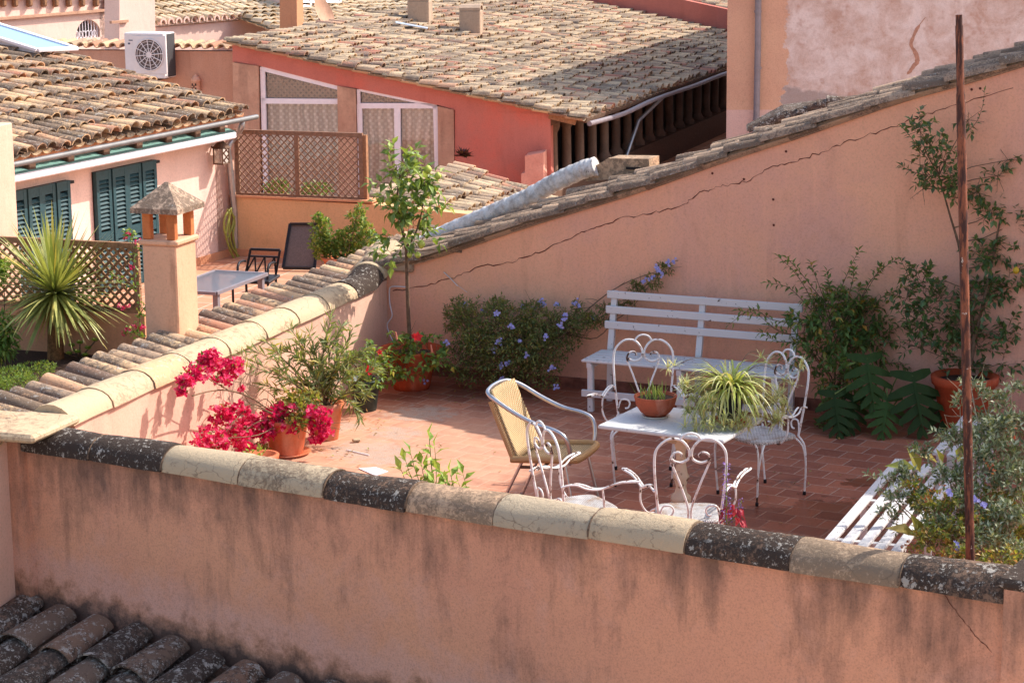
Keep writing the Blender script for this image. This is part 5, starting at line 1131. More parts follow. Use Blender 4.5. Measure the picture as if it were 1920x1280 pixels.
F_org = leafmat('orange_petal', [(0, S(214, 90, 50)), (1, S(236, 130, 90))], .3, tcol=None)
B_twig = simple('twig', S(116, 94, 72), .9, 0, .3, 40)
B_bark = simple('bark', S(104, 82, 64), .95, 0, .4, 30, bump=.6)
B_pale = simple('pale_twig', S(160, 146, 122), .9, 0, .25, 40)
B_green = simple('green_stem', S(110, 124, 66), .8, 0, .2, 30)
def PL(x, y, Y, o=.2):
    a, b = PY(x, y, Y), LWP.off(o).at(x, y)
    return b if b.y < a.y else a
def px2m(p): return (p-CAM).y/FPX
def scatter(mb, c, r, n, L, W, upb=.35, out=.6, droop=.15, flat=.0, shell=.35):
    for _ in range(n):
        d = rvec(); rr = (shell+(1-shell)*random.random()**.5) if random.random() < .75 else random.random()
        p = c+V((d.x*r.x, d.y*r.y, d.z*r.z))*rr
        dd = (d*out+rvec()*.8+Z*upb).normalized(); nr = (Z*.9+rvec()*.7+V((.25, -.25, 0)))
        s = rnd(.65, 1.2); mb.leaf(p, dd, nr, L*s, W*s, droop)
def blobs(mb, lst, Y, dens, L, W, dk=.7, **kw):
    cs = []
    for b in lst:
        x, y, rx, ry = b[:4]; y0 = Y+(b[4] if len(b) > 4 else 0); c = PY(x, y, y0); s = y0/FPX; mul = b[5] if len(b) > 5 else 1
        scatter(mb, c, V((rx*s, max(rx, ry)*s*dk, ry*s)), max(6, int(rx*ry*dens*mul*3.2)), L, W, **kw); cs.append(c)
    return cs
def stems(mb, base, cs, r0=.008, wig=.06, sub=0, r1=.0025, spread=.05):
    for c in cs:
        b = base+V((rnd(-spread, spread), rnd(-spread, spread), 0)); m1 = b.lerp(c, .4)+rvec()*wig*(c-b).length+Z*.05*(c-b).length; m2 = b.lerp(c, .75)+rvec()*wig*(c-b).length
        P = spl([b, m1, m2, c], 5); mb.tube(P, [r0+(r1-r0)*i/(len(P)-1) for i in range(len(P))], 5)
        for _ in range(sub):
            p = P[random.randint(4, len(P)-1)]; e = p+(rvec()+Z*.3)*rnd(.08, .2); mb.tube([p, p.lerp(e, .5)+rvec()*.015, e], [r1, r1*.8, r1*.5], 4)
def sprig(ml, ms, pts, n, L, W, r=.003, droop=.15):
    P = spl(pts, 6); ms.tube(P, [r*(1-.6*i/(len(P)-1)) for i in range(len(P))], 5)
    for q in range(n):
        t = .15+.85*(q+.5)/n; i = min(int(t*(len(P)-1)), len(P)-2); p = P[i].lerp(P[i+1], t*(len(P)-1)-i); ax_ = (P[i+1]-P[i]).normalized()
        sd = ax_.orthogonal(); sd.rotate(Matrix.Rotation(q*2.4+rnd(-.5, .5), 3, ax_)); ml.leaf(p, sd*.9+ax_*.7+Z*.1, Z+rvec()*.5, L*rnd(.7, 1.15), W*rnd(.8, 1.15), droop)
    ml.leaf(P[-1], (P[-1]-P[-2]), Z+rvec()*.4, L, W, droop)
def sprays(ml, ms, lst, Y, k, L, W, n=9, droop=.2, upb=.25, r=.0022, dk=.75, tw=.35, col_off=0):
    # leafy twigs springing out of each clump
    cs = []
    for b in lst:
        x, y, rx, ry = b[:4]; y0 = Y+(b[4] if len(b) > 4 else 0); c = PY(x, y, y0); s = y0/FPX; R3 = V((rx*s, max(rx, ry)*s*dk, ry*s)); cs.append(c)
        for _ in range(max(2, int(rx*ry*k))):
            d = rvec(); a = c+V((d.x*R3.x, d.y*R3.y, d.z*R3.z))*rnd(0, .55); d2 = (d+rvec()*tw+Z*upb).normalized(); e = c+V((d2.x*R3.x, d2.y*R3.y, d2.z*R3.z))*rnd(.75, 1.35)
            if (e-a).length < L*1.2: e = a+d2*L*1.6
            m_ = a.lerp(e, .55)+Z*(e-a).length*.12+rvec()*.02; sprig(ml, ms, [a, m_, e], max(4, int(n*rnd(.7, 1.2))), L, W, r, droop)
    return cs
def flower(mb, p, nrm, R_, n=5, wd=1.0):
    nrm = V(nrm).normalized(); a = nrm.orthogonal().normalized(); b = nrm.cross(a); t0 = rnd(0, 6)
    for i in range(n):
        an = t0+2*math.pi*i/n; mb.leaf(p, a*math.cos(an)+b*math.sin(an)+nrm*.35, nrm, R_, R_*wd, .1)

# ---- plumbago against the back wall
PBk = BW.off(.38); base = Pz(960, 728, 0)
t = thing('plumbago_bush', 'sprawling dark green bush with pale blue flower clusters against the pink wall', 'bush', base)
ml, ms, mf = MB(), MB(), MB(); cs = []
lst = [(882, 612, 42, 50, .38), (945, 605, 50, 42, .38), (1010, 612, 45, 42, .35), (1060, 625, 35, 40, .22), (880, 680, 46, 45, .45), (945, 680, 55, 48, .5), (1015, 680, 45, 50, .45), (862, 585, 20, 26, .25), (1090, 600, 25, 20, .25), (1083, 578, 13, 16, .15), (1120, 600, 25, 14, .2), (970, 645, 60, 35, .5), (900, 640, 40, 30, .5), (1140, 578, 26, 8, .12), (930, 575, 26, 16, .25), (1000, 578, 25, 14, .25), (1195, 545, 16, 18, .1), (1225, 525, 14, 16, .1), (1245, 505, 12, 12, .08), (1170, 572, 20, 8, .1), (845, 600, 14, 30, .2)]
for x_, y_, rx, ry, o_ in lst:
    c = BW.off(o_).at(x_, y_); s = c.y/FPX; scatter(ml, c, V((rx*s, min(.3, o_*.75), ry*s)), int(rx*ry*.25)+10, .040, .015, .3); cs += sprays(ml, ms, [(x_, y_, rx, ry)], c.y, .032, .038, .015, 10, .15, .25, .0018, .6, .7)
ml.build('foliage', G_plum, t); stems(ms, base, cs, .007, .08, 5)
ms.tube(spl([BW.off(.2).at(1100, 610), BW.off(.1).at(1150, 580), BW.off(.08).at(1195, 550), BW.off(.06).at(1250, 498), BW.off(.05).at(1272, 488)], 5), .003, 5); ms.build('stems', B_twig, t)
for x_, y_ in ((930, 590), (905, 582), (980, 575), (1003, 578), (1018, 572), (960, 612), (1025, 632), (1015, 566), (1085, 572), (1080, 565), (1055, 600), (1050, 612), (1060, 590), (975, 640), (935, 640), (925, 655), (987, 667), (940, 686), (950, 680), (1033, 690), (940, 712), (955, 725), (1041, 728), (838, 640), (795, 712), (1112, 598), (1208, 527), (1222, 520), (1232, 503), (1253, 492), (1240, 512), (1262, 490), (1045, 570), (870, 570)):
    c = BW.off(.62 if y_ > 585 and x_ < 1100 else .2).at(x_, y_)
    for _ in range(random.randint(7, 12)): flower(mf, c+rvec()*rnd(.0, .035), (rnd(-.5, .5), -1, rnd(.0, .9)), .014, 5, .75)
mf.build('blossom', F_plu, t)

# ---- jasmine-like bush right of the bench
base = Pz(1570, 775, 0); t = thing('climbing_bush', 'tall loose bush with pointed dark leaves and some orange ones, right of the back bench', 'bush', base)
ml, ms = MB(), MB(); Yb = base.y-.32
cs = sprays(ml, ms, [(1560, 610, 62, 55, .1), (1530, 660, 40, 40, 0), (1590, 660, 52, 45, .1), (1620, 600, 40, 45, .2), (1570, 710, 55, 34, -.1), (1640, 640, 30, 40, .2), (1510, 600, 34, 26, .1), (1600, 570, 40, 24, .2), (1545, 560, 30, 24, .2), (1585, 740, 40, 22, -.1)], Yb, .0105, .082, .031, 11, .35, .3)
stems(ms, base, cs, .008, .08, 4)
for pts in (((1540, 600), (1510, 540), (1485, 505), (1458, 480)), ((1560, 590), (1555, 540), (1550, 510)), ((1600, 590), (1630, 530), (1660, 500), (1680, 487)), ((1520, 610), (1450, 600), (1410, 580), (1368, 608)), ((1530, 620), (1470, 625), (1420, 590), (1385, 582)), ((1520, 580), (1480, 540), (1440, 530)), ((1500, 640), (1460, 640), (1425, 622)), ((1590, 560), (1600, 520), (1600, 505)), ((1540, 560), (1500, 510), (1475, 484)), ((1550, 700), (1500, 640), (1440, 610)), ((1600, 620), (1650, 560), (1690, 540)), ((1610, 660), (1670, 620), (1705, 610)), ((1570, 560), (1590, 510), (1610, 470)), ((1520, 660), (1480, 670), (1450, 665)), ((1620, 700), (1670, 680), (1700, 690)), ((1560, 600), (1530, 520), (1520, 495)), ((1590, 600), (1640, 520), (1650, 500))):
    sprig(ml, ms, [PY(x_, y_, Yb+.15-.04*i) for i, (x_, y_) in enumerate(pts)], 20, .066, .024, .004, .3)
ml.build('foliage', G_dark, t); ms.build('stems', B_twig, t)
# ---- citrus tree in a big pot at the right
pc = Pz(1806, 806, 0); hpt = PY(1804, 703, pc.y).z; t = thing('potted_citrus', 'thorny citrus tree in a big red pot behind the iron pole', 'potted tree', pc)
pot(t, pc, .25, hpt, M['terrared'], .66, .07)
ml, ms, mfz = MB(), MB(), MB(); Yc = pc.y+.05; bse = pc+Z*(hpt-.05)
trk = [bse, PY(1826, 640, Yc), PY(1815, 560, Yc+.05), PY(1800, 470, Yc+.1), PY(1780, 400, Yc+.12), PY(1760, 330, Yc+.14)]
tk = MB(); tk.tube(spl(trk, 5), [.022-.0007*i for i in range(26)], 7); tk.tube(spl([trk[1], PY(1850, 540, Yc), PY(1870, 440, Yc+.05), PY(1885, 360, Yc+.1)], 5), [.014-.0006*i for i in range(16)], 6); tk.build('trunk', B_bark, t)
cs = sprays(ml, ms, [(1725, 245, 26, 22), (1745, 275, 24, 22), (1770, 300, 26, 24), (1750, 330, 24, 20), (1725, 310, 20, 14), (1790, 350, 22, 26), (1830, 360, 26, 22), (1870, 330, 26, 18), (1890, 300, 14, 16), (1860, 400, 30, 30), (1900, 420, 26, 26), (1730, 530, 36, 24), (1765, 560, 40, 34), (1700, 560, 24, 22), (1800, 600, 40, 36), (1845, 560, 40, 40), (1890, 540, 34, 40), (1850, 480, 38, 34), (1900, 480, 26, 26), (1730, 600, 34, 26), (1770, 640, 40, 26), (1830, 640, 34, 26), (1890, 620, 36, 30), (1720, 650, 30, 20), (1880, 680, 36, 18), (1815, 225, 12, 10), (1730, 355, 20, 10), (1800, 690, 50, 14)], Yc+.05, .014, .068, .038, 7, .2, .2)
for i, c in enumerate(cs):
    b_ = min((q for q in spl(trk, 5)), key=lambda q: (q-c).length+max(0, q.z-c.z)*2); ms.tube([b_, b_.lerp(c, .5)+rvec()*.04, c], [.006, .004, .002], 5)
    for _ in range(5):
        e = c+rvec()*.13; ms.tube([c, e], [.0025, .0012], 4)
        for _ in range(3): q = c.lerp(e, rnd(.2, 1)); ms.tube([q, q+rvec()*.035], [.0016, .0003], 3)
sprig(ml, ms, [PY(1800, 260, Yc), PY(1830, 230, Yc), PY(1842, 200, Yc), PY(1846, 172, Yc)], 12, .05, .02, .003)
for pts in (((1770, 600), (1720, 560), (1700, 510), (1690, 490)), ((1740, 300), (1710, 260), (1692, 240)), ((1740, 330), (1705, 320), (1690, 310)), ((1860, 620), (1900, 640), (1935, 600)), ((1730, 620), (1700, 600), (1675, 570)), ((1800, 670), (1720, 640), (1660, 640))):
    sprig(ml, ms, [PY(x_, y_, Yc) for x_, y_ in pts], 14, .055, .028, .004)
ml.build('foliage', G_citr, t); ms.build('branches', B_twig, t)
M['fruit'] = simple('yellow_fruit', S(206, 170, 50), .5, 0, .1, 20); M['fruitg'] = simple('green_lemon', S(176, 186, 84), .5, 0, .1, 20)
def fruit(p, r, mat, par):
    e = MB(); e.lathe(p, [(0, -r*1.15), (r*.5, -r*.95), (r*.9, -r*.4), (r, 0), (r*.9, r*.45), (r*.5, r*.95), (r*.12, r*1.15), (0, r*1.2)], 12); e.build('fruit', mat, par)
fruit(PY(1905, 507, Yc-.1), .026, M['fruit'], t)
# ---- monstera
base = Pz(1650, 800, 0); t = thing('monstera_plant', 'monstera with big deeply split dark leaves on the shaded floor at the right', 'plant', base)
ml, ms = MB(), MB()
def monstera(p, d, nr, L):
    d = V(d).normalized(); sd = d.cross(V(nr)).normalized(); nn = sd.cross(d); rr = random.random(); ml.blade(p, d, L, L*.05, .25, 5, rr)
    for sg in (-1, 1):
        for i in range(6):
            q = i/5; b_ = V(p)+d*L*(.02+.86*q)-nn*(L*.12*q*q); wl3 = L*.52*(1-.62*abs(q-.32)**1.2*1.6)*(1 if q < .9 else .7); dd = (sd*sg*(1-.35*q)+d*(.05+.65*q)-nn*.18+(-d*.5 if q < .1 else V((0, 0, 0)))).normalized()
            w2 = L*.125; a_ = d*w2
            vs = [b_-a_*.74, b_+a_*.74, b_+dd*wl3*.55+a_*.80, b_+dd*wl3*.97-nn*wl3*.1+a_*.42, b_+dd*wl3*.93-a_*.3-nn*wl3*.08, b_+dd*wl3*.5-a_*.62]
            ml.add(vs, [(0, 1, 2, 5), (5, 2, 3, 4)], rr)
for x_, y_, dx, dz, L in ((1565, 738, .05, -.9, .38), (1625, 672, .1, -.95, .44), (1712, 705, .12, -.95, .50), (1600, 745, -.3, -.8, .34), (1760, 740, .35, -.8, .40), (1665, 745, -.25, -.8, .36)):
    p = PY(x_, y_, base.y-.15+rnd(-.1, .1)); monstera(p, (dx, -.75, dz), (rnd(-.15, .15), -.55, .9), L); ms.tube(spl([base, base.lerp(p, .5)+Z*.2, p], 5), .006, 5)
ml.build('leaves', G_mon, t); ms.build('stalks', B_green, t)
b2 = Pz(1560, 800, 0); t2 = thing('ground_plant', 'small leafy plant at the foot of the monstera on the shaded tiles', 'plant', b2); ml = MB(); blobs(ml, [(1555, 795, 26, 14), (1580, 805, 22, 12)], b2.y, .14, .05, .02); ml.build('foliage', G_dark, t2)
# ---- grey-leaved shrub with yellowing undergrowth, right front
base = Pz(1845, 1085, 0); base = V((2.95, 12.5, 0)); t = thing('grey_shrub', 'twiggy silver-grey leaved shrub in sun behind the right end of the coping', 'shrub', base)
ml, ms = MB(), MB(); Yg = 12.5
lst = [(1700, 700-0, 0, 0)]; 
cs = sprays(ml, ms, [(1860, 750, 26, 16, .6), (1895, 730, 22, 14, .5), (1900, 800, 26, 24, .4), (1850, 830, 36, 24, .3), (1910, 860, 30, 30, .2), (1840, 880, 46, 36, .1), (1790, 830, 40, 30, .4), (1870, 820, 50, 40, .22), (1900, 900, 40, 44, 0), (1780, 900, 40, 30, .1), (1730, 950, 40, 30, .0), (1820, 950, 50, 36, -.1), (1890, 980, 40, 40, -.3), (1760, 1000, 40, 34, -.3), (1840, 1020, 50, 34, -.4), (1700, 900, 30, 22, .2), (1680, 940, 22, 16, 0), (1665, 975, 18, 14, -.1), (1725, 850, 26, 16, .4), (1835, 730, 16, 14, .6), (1800, 760, 14, 14, .6), (1840, 790, 28, 14, .5), (1885, 770, 20, 12, .5), (1650, 905, 18, 10, .2), (1905, 1040, 40, 26, -.5), (1820, 720, 14, 10, .6)], Yg, .026, .044, .017, 12, .1, .5, .0018, .8, .8)
stems(ms, base, cs, .009, .1, 7, .002, .15); ml.build('foliage', G_grey, t); ms.build('branches', B_pale, t)
base = V((2.85, 12.25, 0)); t = thing('yellowing_shrub', 'low tangle of yellow-green and orange leaves with lilac blooms beneath the grey shrub', 'shrub', base)
ml, mf, ms = MB(), MB(), MB(); cs = sprays(ml, ms, [(1760, 960, 45, 32), (1830, 1000, 50, 40), (1900, 1010, 36, 40), (1740, 1020, 34, 30, -.3), (1800, 1045, 50, 24, -.4), (1880, 1055, 50, 24, -.5), (1715, 925, 30, 24, .22), (1860, 940, 40, 26, .2), (1770, 1000, 40, 30, -.2)], 12.3, .022, .036, .02, 10, .2, .4, .0018, .8, .8)
stems(ms, base, cs, .006, .1, 3); ml.build('foliage', G_yel, t); ms.build('stems', B_twig, t)
for x_, y_ in ((1782, 924), (1830, 938), (1842, 944), (1790, 1020), (1796, 1028), (1826, 935)):
    for _ in range(8): flower(mf, PY(x_, y_, 11.95)+rvec()*rnd(0, .025), (rnd(-.4, .4), -1, .5), .014, 5, .75)
mf.build('blossom', F_plu, t)
mf = MB()
for x_, y_ in ((1745, 925), (1765, 918), (1720, 910), (1705, 1020), (1698, 1030), (1860, 880), (1850, 870), (1735, 935)):
    for _ in range(7): mf.leaf(PY(x_, y_, 12.2)+rvec()*.03, rvec()+Z*.5, rvec(), .025, .012, .1)
mf.build('red_shoots', leafmat('red_shoot', [(0, S(150, 60, 44)), (1, S(190, 96, 70))], .2), t)
base = V((3.25, 13.3, 0)); t = thing('strap_leaf_lily', 'strap-leaved lily with drooping orange-red flowers at the far right edge', 'plant', base); ml, mf = MB(), MB()
for q in range(26): ml.blade(base+V((rnd(-.15, .15), rnd(-.15, .15), .1)), V((rnd(-.6, .6), rnd(-.6, .4), 1.2)), rnd(.45, .72), .05, rnd(.4, 1.0), 6)
ml.build('leaves', leafmat('lily_leaf', [(0, S(96, 120, 56)), (1, S(150, 168, 88))], .3, .4), t)
for x_, y_ in ((1885, 798), (1892, 806), (1903, 792), (1900, 812), (1888, 812)):
    c = PY(x_, y_, 13.2)
    for _ in range(6): mf.leaf(c, V((rnd(-.5, .5), rnd(-.5, .5), -1)), rvec(), .05, .018, .1)
mf.build('blossom', F_org, t)
base = Pz(1700, 905, 0); t = thing('broad_leaf_plant', 'broad rubbery olive leaves poking out between the two right-hand benches', 'plant', base); ml = MB()
for x_, y_, dx, dy, dz, L in ((1720, 880, -1, -.1, .35, .2), (1760, 870, -.6, -.5, .6, .17), (1720, 1005, -.8, -.3, .5, .2), (1800, 1000, -.4, -.6, .5, .2), (1790, 860, .4, -.5, .6, .17)): 
    p = PY(x_, y_, 13.4 if y_ < 950 else 12.2)
    for dd in (0,): ml.leaf(p, (dx, dy, dz), (0, -.5, 1), L, L*.5, .25)
    ml.leaf(p+V((.02, 0, -.02)), (dx*.3, dy, dz+.4), (0, -.6, 1), L*.9, L*.45, .2)
ml.build('leaves', leafmat('rubber_leaf', [(0, S(86, 104, 52)), (.6, S(122, 124, 58)), (1, S(150, 130, 60))], .2, .35), t)

# ---- lemon tree and hibiscus in the big pot at the corner
pc = Pz(772, 727, 0); t = thing('potted_lemon', 'slim lemon tree with green fruit rising from a wide terracotta pot in the far corner', 'potted tree', pc)
e = MB(); e.lathe(pc, [(0, 0), (.155, 0), (.17, .05), (.185, .14), (.235, .26), (.285, .335), (.29, .35), (.275, .36), (.245, .355), (.23, .31), (0, .22)], 34); e.build('pot', M['terrared'], t)
e = MB(); e.disc(pc+Z*.305, .225, 20); e.build('soil', M['soil'], t)
Yl = pc.y; tk = MB(); tp = [pc+Z*.3, PY(766, 600, Yl), PY(763, 520, Yl), PY(761, 465, Yl), PY(751, 415, Yl-.02), PY(745, 370, Yl-.03), PY(750, 330, Yl-.03)]
tk.tube(spl(tp, 5), [.019-.0004*i for i in range(31)], 8); b2_ = [tp[3], PY(778, 440, Yl), PY(790, 400, Yl+.02), PY(797, 350, Yl+.03)]; tk.tube(spl(b2_, 5), [.011-.0004*i for i in range(16)], 6); tk.tube(spl([tp[3], PY(785, 470, Yl-.05), PY(815, 468, Yl-.1)], 4), .004, 5); tk.build('trunk', B_bark, t)
ml, ms = MB(), MB(); cs = sprays(ml, ms, [(738, 312, 14, 12), (758, 304, 16, 12), (788, 308, 16, 10), (806, 330, 14, 12), (735, 340, 13, 12), (765, 330, 16, 14), (792, 342, 16, 14), (748, 362, 18, 14), (780, 365, 16, 14), (735, 390, 14, 12), (765, 395, 18, 12), (798, 385, 12, 14), (740, 418, 14, 12), (775, 422, 18, 12), (735, 450, 13, 12), (768, 450, 16, 10), (790, 452, 14, 12), (738, 480, 10, 14), (800, 412, 10, 10)], Yl, .024, .10, .054, 6, .3, .1)
for c in cs:
    b_ = min((q for q in spl(tp, 5)+spl(b2_, 5)), key=lambda q: (q-c).length+max(0, q.z-c.z)); ms.tube([b_, b_.lerp(c, .6)+rvec()*.02, c], [.004, .003, .0015], 5)
ml.build('foliage', G_lem, t); ms.build('branches', B_bark, t)
for x_, y_, r_ in ((802, 318, .034), (821, 330, .03), (728, 378, .03), (790, 458, .034), (752, 394, .024), (783, 478, .026), (768, 478, .024)): fruit(PY(x_, y_, Yl-.06), r_, M['fruitg'], t)
ml, mf, ms = MB(), MB(), MB(); cs = sprays(ml, ms, [(760, 632, 22, 14, -.1), (745, 660, 34, 20, -.25), (790, 640, 16, 12, -.15), (805, 632, 14, 12, -.1), (725, 690, 24, 22, -.3), (760, 690, 34, 18, -.35), (800, 680, 26, 14, -.3), (825, 680, 16, 16, -.3), (745, 715, 26, 12, -.35), (780, 660, 22, 14, -.3), (822, 665, 12, 10, -.25)], Yl, .016, .064, .04, 7, .3, .2)
stems(ms, pc+Z*.3, cs, .005, .1, 3); ml.build('hibiscus_leaves', G_mid, t); ms.build('hibiscus_stems', B_twig, t)
flower(mf, PY(783, 632, Yl-.35), (.2, -1, .5), .05, 5, .9); flower(mf, PY(777, 630, Yl-.36), (-.2, -1, .4), .03, 5, .9); mf.build('hibiscus_flower', F_red, t)
e = MB()
for x_, y_ in ((742, 622), (808, 646), (716, 660), (738, 696)): e.tube([PY(x_, y_, Yl-.4), PY(x_+2, y_+14, Yl-.4)], [.006, .01], 6)
e.build('buds', simple('pink_bud', S(206, 130, 106), .7), t)
# ---- dark green pot with hibiscus
pc = Pz(684, 768, 0); t = thing('potted_hibiscus', 'red-flowered hibiscus in a dark green plastic pot beside the corner planter', 'potted plant', pc)
k = Mat('dark_green_plastic', .35, spec=.5); k.col(S(30, 48, 44)); pot(t, pc, .135, .27, k.m, .72, .03)
ml, mf, ms = MB(), MB(), MB(); Yh = pc.y; cs = sprays(ml, ms, [(690, 672, 28, 18), (665, 690, 24, 20, -.1), (700, 698, 24, 18, -.1), (712, 680, 18, 16), (680, 712, 26, 14, -.15), (650, 665, 20, 14)], Yh, .02, .06, .036, 7, .3, .2)
stems(ms, pc+Z*.23, cs, .005, .1, 3); flower(mf, PY(694, 694, Yh-.3), (.1, -1, .4), .05, 5, .95); flower(mf, PY(696, 692, Yh-.31), (.1, -1, .4), .03, 5, .95); flower(mf, PY(712, 660, Yh-.1), (.1, -1, .4), .03, 5, .7)
ml.build('foliage', G_mid, t); ms.build('stems', B_twig, t); mf.build('blossom', F_red, t)
# ---- oleander
pc = Pz(613, 822, 0); t = thing('potted_oleander', 'untidy narrow-leaved oleander in a tall terracotta pot against the sunny parapet', 'potted plant', pc)
pot(t, pc, .135, .30, M['terra'], .66, .05)
ml, ms = MB(), MB(); Yo = pc.y; b0 = pc+Z*.26
for x_, y_, dy in ((470, 655, .0), (455, 668, -.05), (500, 640, .1), (545, 618, .1), (580, 625, .1), (560, 640, 0), (620, 600, .1), (640, 612, .1), (662, 615, .1), (690, 650, 0), (650, 650, 0), (700, 690, -.1), (640, 690, -.1), (600, 680, -.15), (560, 670, -.1), (520, 690, -.1), (498, 722, -.1), (690, 735, -.2), (585, 660, 0), (615, 640, 0), (660, 700, -.15), (535, 655, 0), (675, 780, -.2), (480, 690, -.05), (630, 665, -.1), (590, 705, -.2), (550, 715, -.2), (515, 660, .05), (665, 670, 0)):
    tip = PL(x_, y_, Yo+dy, .15); m_ = b0.lerp(tip, .5)+Z*.06+rvec()*.05; P = spl([b0+rvec()*.03, m_, tip], 6); ms.tube(P, [.006-.0003*i for i in range(len(P))], 5)
    for q in range(52):
        i = random.randint(3, len(P)-1); ax_ = (P[i]-P[i-1]).normalized(); ml.leaf(P[i], rvec()*.75+ax_*.7-Z*.05, rvec()+Z*.4, rnd(.08, .14), rnd(.012, .019), rnd(.05, .3))
ml.build('foliage', G_ole, t); ms.build('stems', B_twig, t)
# ---- bougainvillea
pc = Pz(538, 850, 0); t = thing('potted_bougainvillea', 'magenta bougainvillea spilling from a terracotta pot behind the coping at the left', 'potted plant', pc)
pot(t, pc, .175, .29, M['terra'], .7, .045); e = MB(); e.lathe(pc-Z*0, [(0, .001), (.16, .001), (.19, .02), (.185, .022), (.15, .008), (0, .008)], 24); e.build('saucer', M['terra'], t)
mf, ml, ms = MB(), MB(), MB(); Yq = pc.y
def bract(c, R_):
    for _ in range(2): 
        n_ = (rvec()+V((.3, -.6, .5))).normalized(); flower(mf, c+rvec()*.012, n_, R_, 3, .95)
masses = [(392, 680, 24, 18, .1, 60), (368, 700, 22, 16, .1, 40), (425, 690, 26, 18, .1, 60), (446, 688, 14, 16, .1, 26), (345, 718, 14, 18, .05, 34), (400, 662, 14, 8, .1, 12), (415, 712, 18, 10, .1, 22), (340, 735, 8, 8, .05, 8), (452, 728, 8, 4, 0, 5),
          (415, 780, 18, 22, -.1, 40), (440, 770, 30, 14, -.1, 40), (470, 795, 26, 24, -.15, 60), (505, 790, 22, 24, -.15, 48), (395, 815, 26, 16, -.15, 36), (380, 828, 18, 8, -.15, 16), (440, 815, 34, 18, -.2, 56), (405, 835, 24, 8, -.2, 22), (530, 770, 26, 14, -.1, 36), (590, 785, 22, 20, -.15, 52), (605, 800, 16, 26, -.2, 42), (590, 822, 12, 10, -.2, 14), (545, 800, 18, 12, -.2, 16), (612, 770, 10, 8, -.1, 8), (460, 838, 24, 8, -.2, 18), (500, 815, 20, 12, -.2, 22)]
cs = []
for x_, y_, rx, ry, dy, n_ in masses:
    c = PL(x_, y_, Yq+dy, .22); s = c.y/FPX; cs.append(c)
    for _ in range(int(n_*.85)):
        d = rvec(); bract(c+V((d.x*rx*s, d.y*rx*s*.5, d.z*ry*s))*1.15*rnd(.4, 1.1), rnd(.026, .036))
    scatter(ml, c, V((rx*s, rx*s*.5, ry*s)), int(n_*.25), .04, .025)
blobs(ml, [(560, 765, 30, 20, -.1), (540, 745, 26, 16, 0), (575, 745, 30, 18, 0), (520, 770, 20, 14), (485, 840, 20, 8, -.2), (560, 790, 20, 16, -.2)], Yq, .08, .045, .028, upb=.2)
stems(ms, pc+Z*.26, [c for c in cs if c.z < .75], .005, .12, 2)
ms.tube(spl([pc+Z*.27, PY(500, 765, Yq), PL(470, 745, Yq+.05, .22), PL(430, 732, Yq+.1, .22), PL(395, 733, Yq+.12, .22), PL(360, 742, Yq+.1, .22)], 6), .006, 6); ms.tube(spl([PL(470, 745, Yq+.05, .22), PL(450, 720, Yq+.08, .22), PL(462, 700, Yq+.1, .22), PL(440, 690, Yq+.1, .22)], 5), .004, 5); ms.tube(spl([PL(430, 732, Yq+.1, .22), PL(400, 715, Yq+.1, .22), PL(370, 700, Yq+.1, .22), PL(345, 720, Yq+.06, .22)], 5), .004, 5); ms.tube(spl([pc+Z*.27, PL(490, 800, Yq-.1, .22), PL(440, 800, Yq-.15, .22), PL(400, 810, Yq-.15, .22)], 5), .005, 5)
mf.build('bracts', F_bou, t); ml.build('foliage', G_yel, t); ms.build('stems', B_twig, t)
sp2 = V((-1.86, 16.05, 0)); t = thing('small_clay_pot', 'small clay pot with a sprig of green tucked behind the coping below the magenta flowers', 'potted plant', sp2); pot(t, sp2, .12, .22, M['terra'], .75, .04)
ml = MB(); scatter(ml, PY(478, 846, 16.0), V((.07, .07, .03)), 26, .035, .02); ml.build('foliage', G_bright, t)
# ---- sapling by the front wall
for (bx, by, tips, lab) in ((-.47, 13.75, ((805, 822), (770, 850), (752, 880), (790, 870), (815, 838), (760, 862), (800, 880)), 'young lemon sapling with bright leaves peeping over the middle of the coping'), (-.2, 13.5, ((845, 890), (868, 888), (825, 884), (860, 905), (840, 905), (815, 902)), 'low leafy seedling just right of the sapling behind the coping')):
    b_ = V((bx, by, 0)); t = thing('sapling', lab, 'sapling', b_); ml, ms = MB(), MB(); top = PY(tips[0][0], tips[0][1], by)
    trunkP = [b_, b_.lerp(top, .5)+V((-.03, 0, 0)), top]; 
    sprig(ml, ms, [b_+Z*.25, b_.lerp(top, .7), top], 9, .105, .046, .006, .3); ms.tube([b_, b_+Z*.26], .006, 5)
    for q in tips[1:]: e_ = PY(q[0], q[1], by+rnd(-.1, .1)); sprig(ml, ms, [b_.lerp(top, .45), b_.lerp(e_, .75)+Z*.04, e_], 7, .10, .044, .004, .3)
    ml.build('foliage', G_bright, t); ms.build('stems', B_green, t)
# ---- spider plant on the table
sp3 = Pz(1368, 790, .72); sp3.z = .7215; t = thing('spider_plant', 'large yellow-green spider plant in a black pot with trailing plantlets on the table', 'potted plant', sp3)
k = Mat('black_plastic', .4, spec=.5); k.col(S(34, 36, 40)); e = MB(); e.lathe(sp3, [(0, .006), (.115, .006), (.125, .02), (.12, .022), (0, .01)], 24); e.build('saucer', M['terrared'], t); pot(t, sp3+Z*.01, .105, .24, k.m, .72, .025)
ml = MB(); top = sp3+Z*.24
for q in range(300):
    an = rnd(0, 6.283); el_ = rnd(.0, .95); d = V((math.cos(an)*math.cos(el_), math.sin(an)*math.cos(el_), math.sin(el_))); ml.blade(top+V((rnd(-.05, .05), rnd(-.05, .05), 0)), d, rnd(.22, .42), rnd(.012, .019), rnd(1.2, 2.6), 8, w0=.75)
ml.build('blades', G_spid, t); ml, ms = MB(), MB()
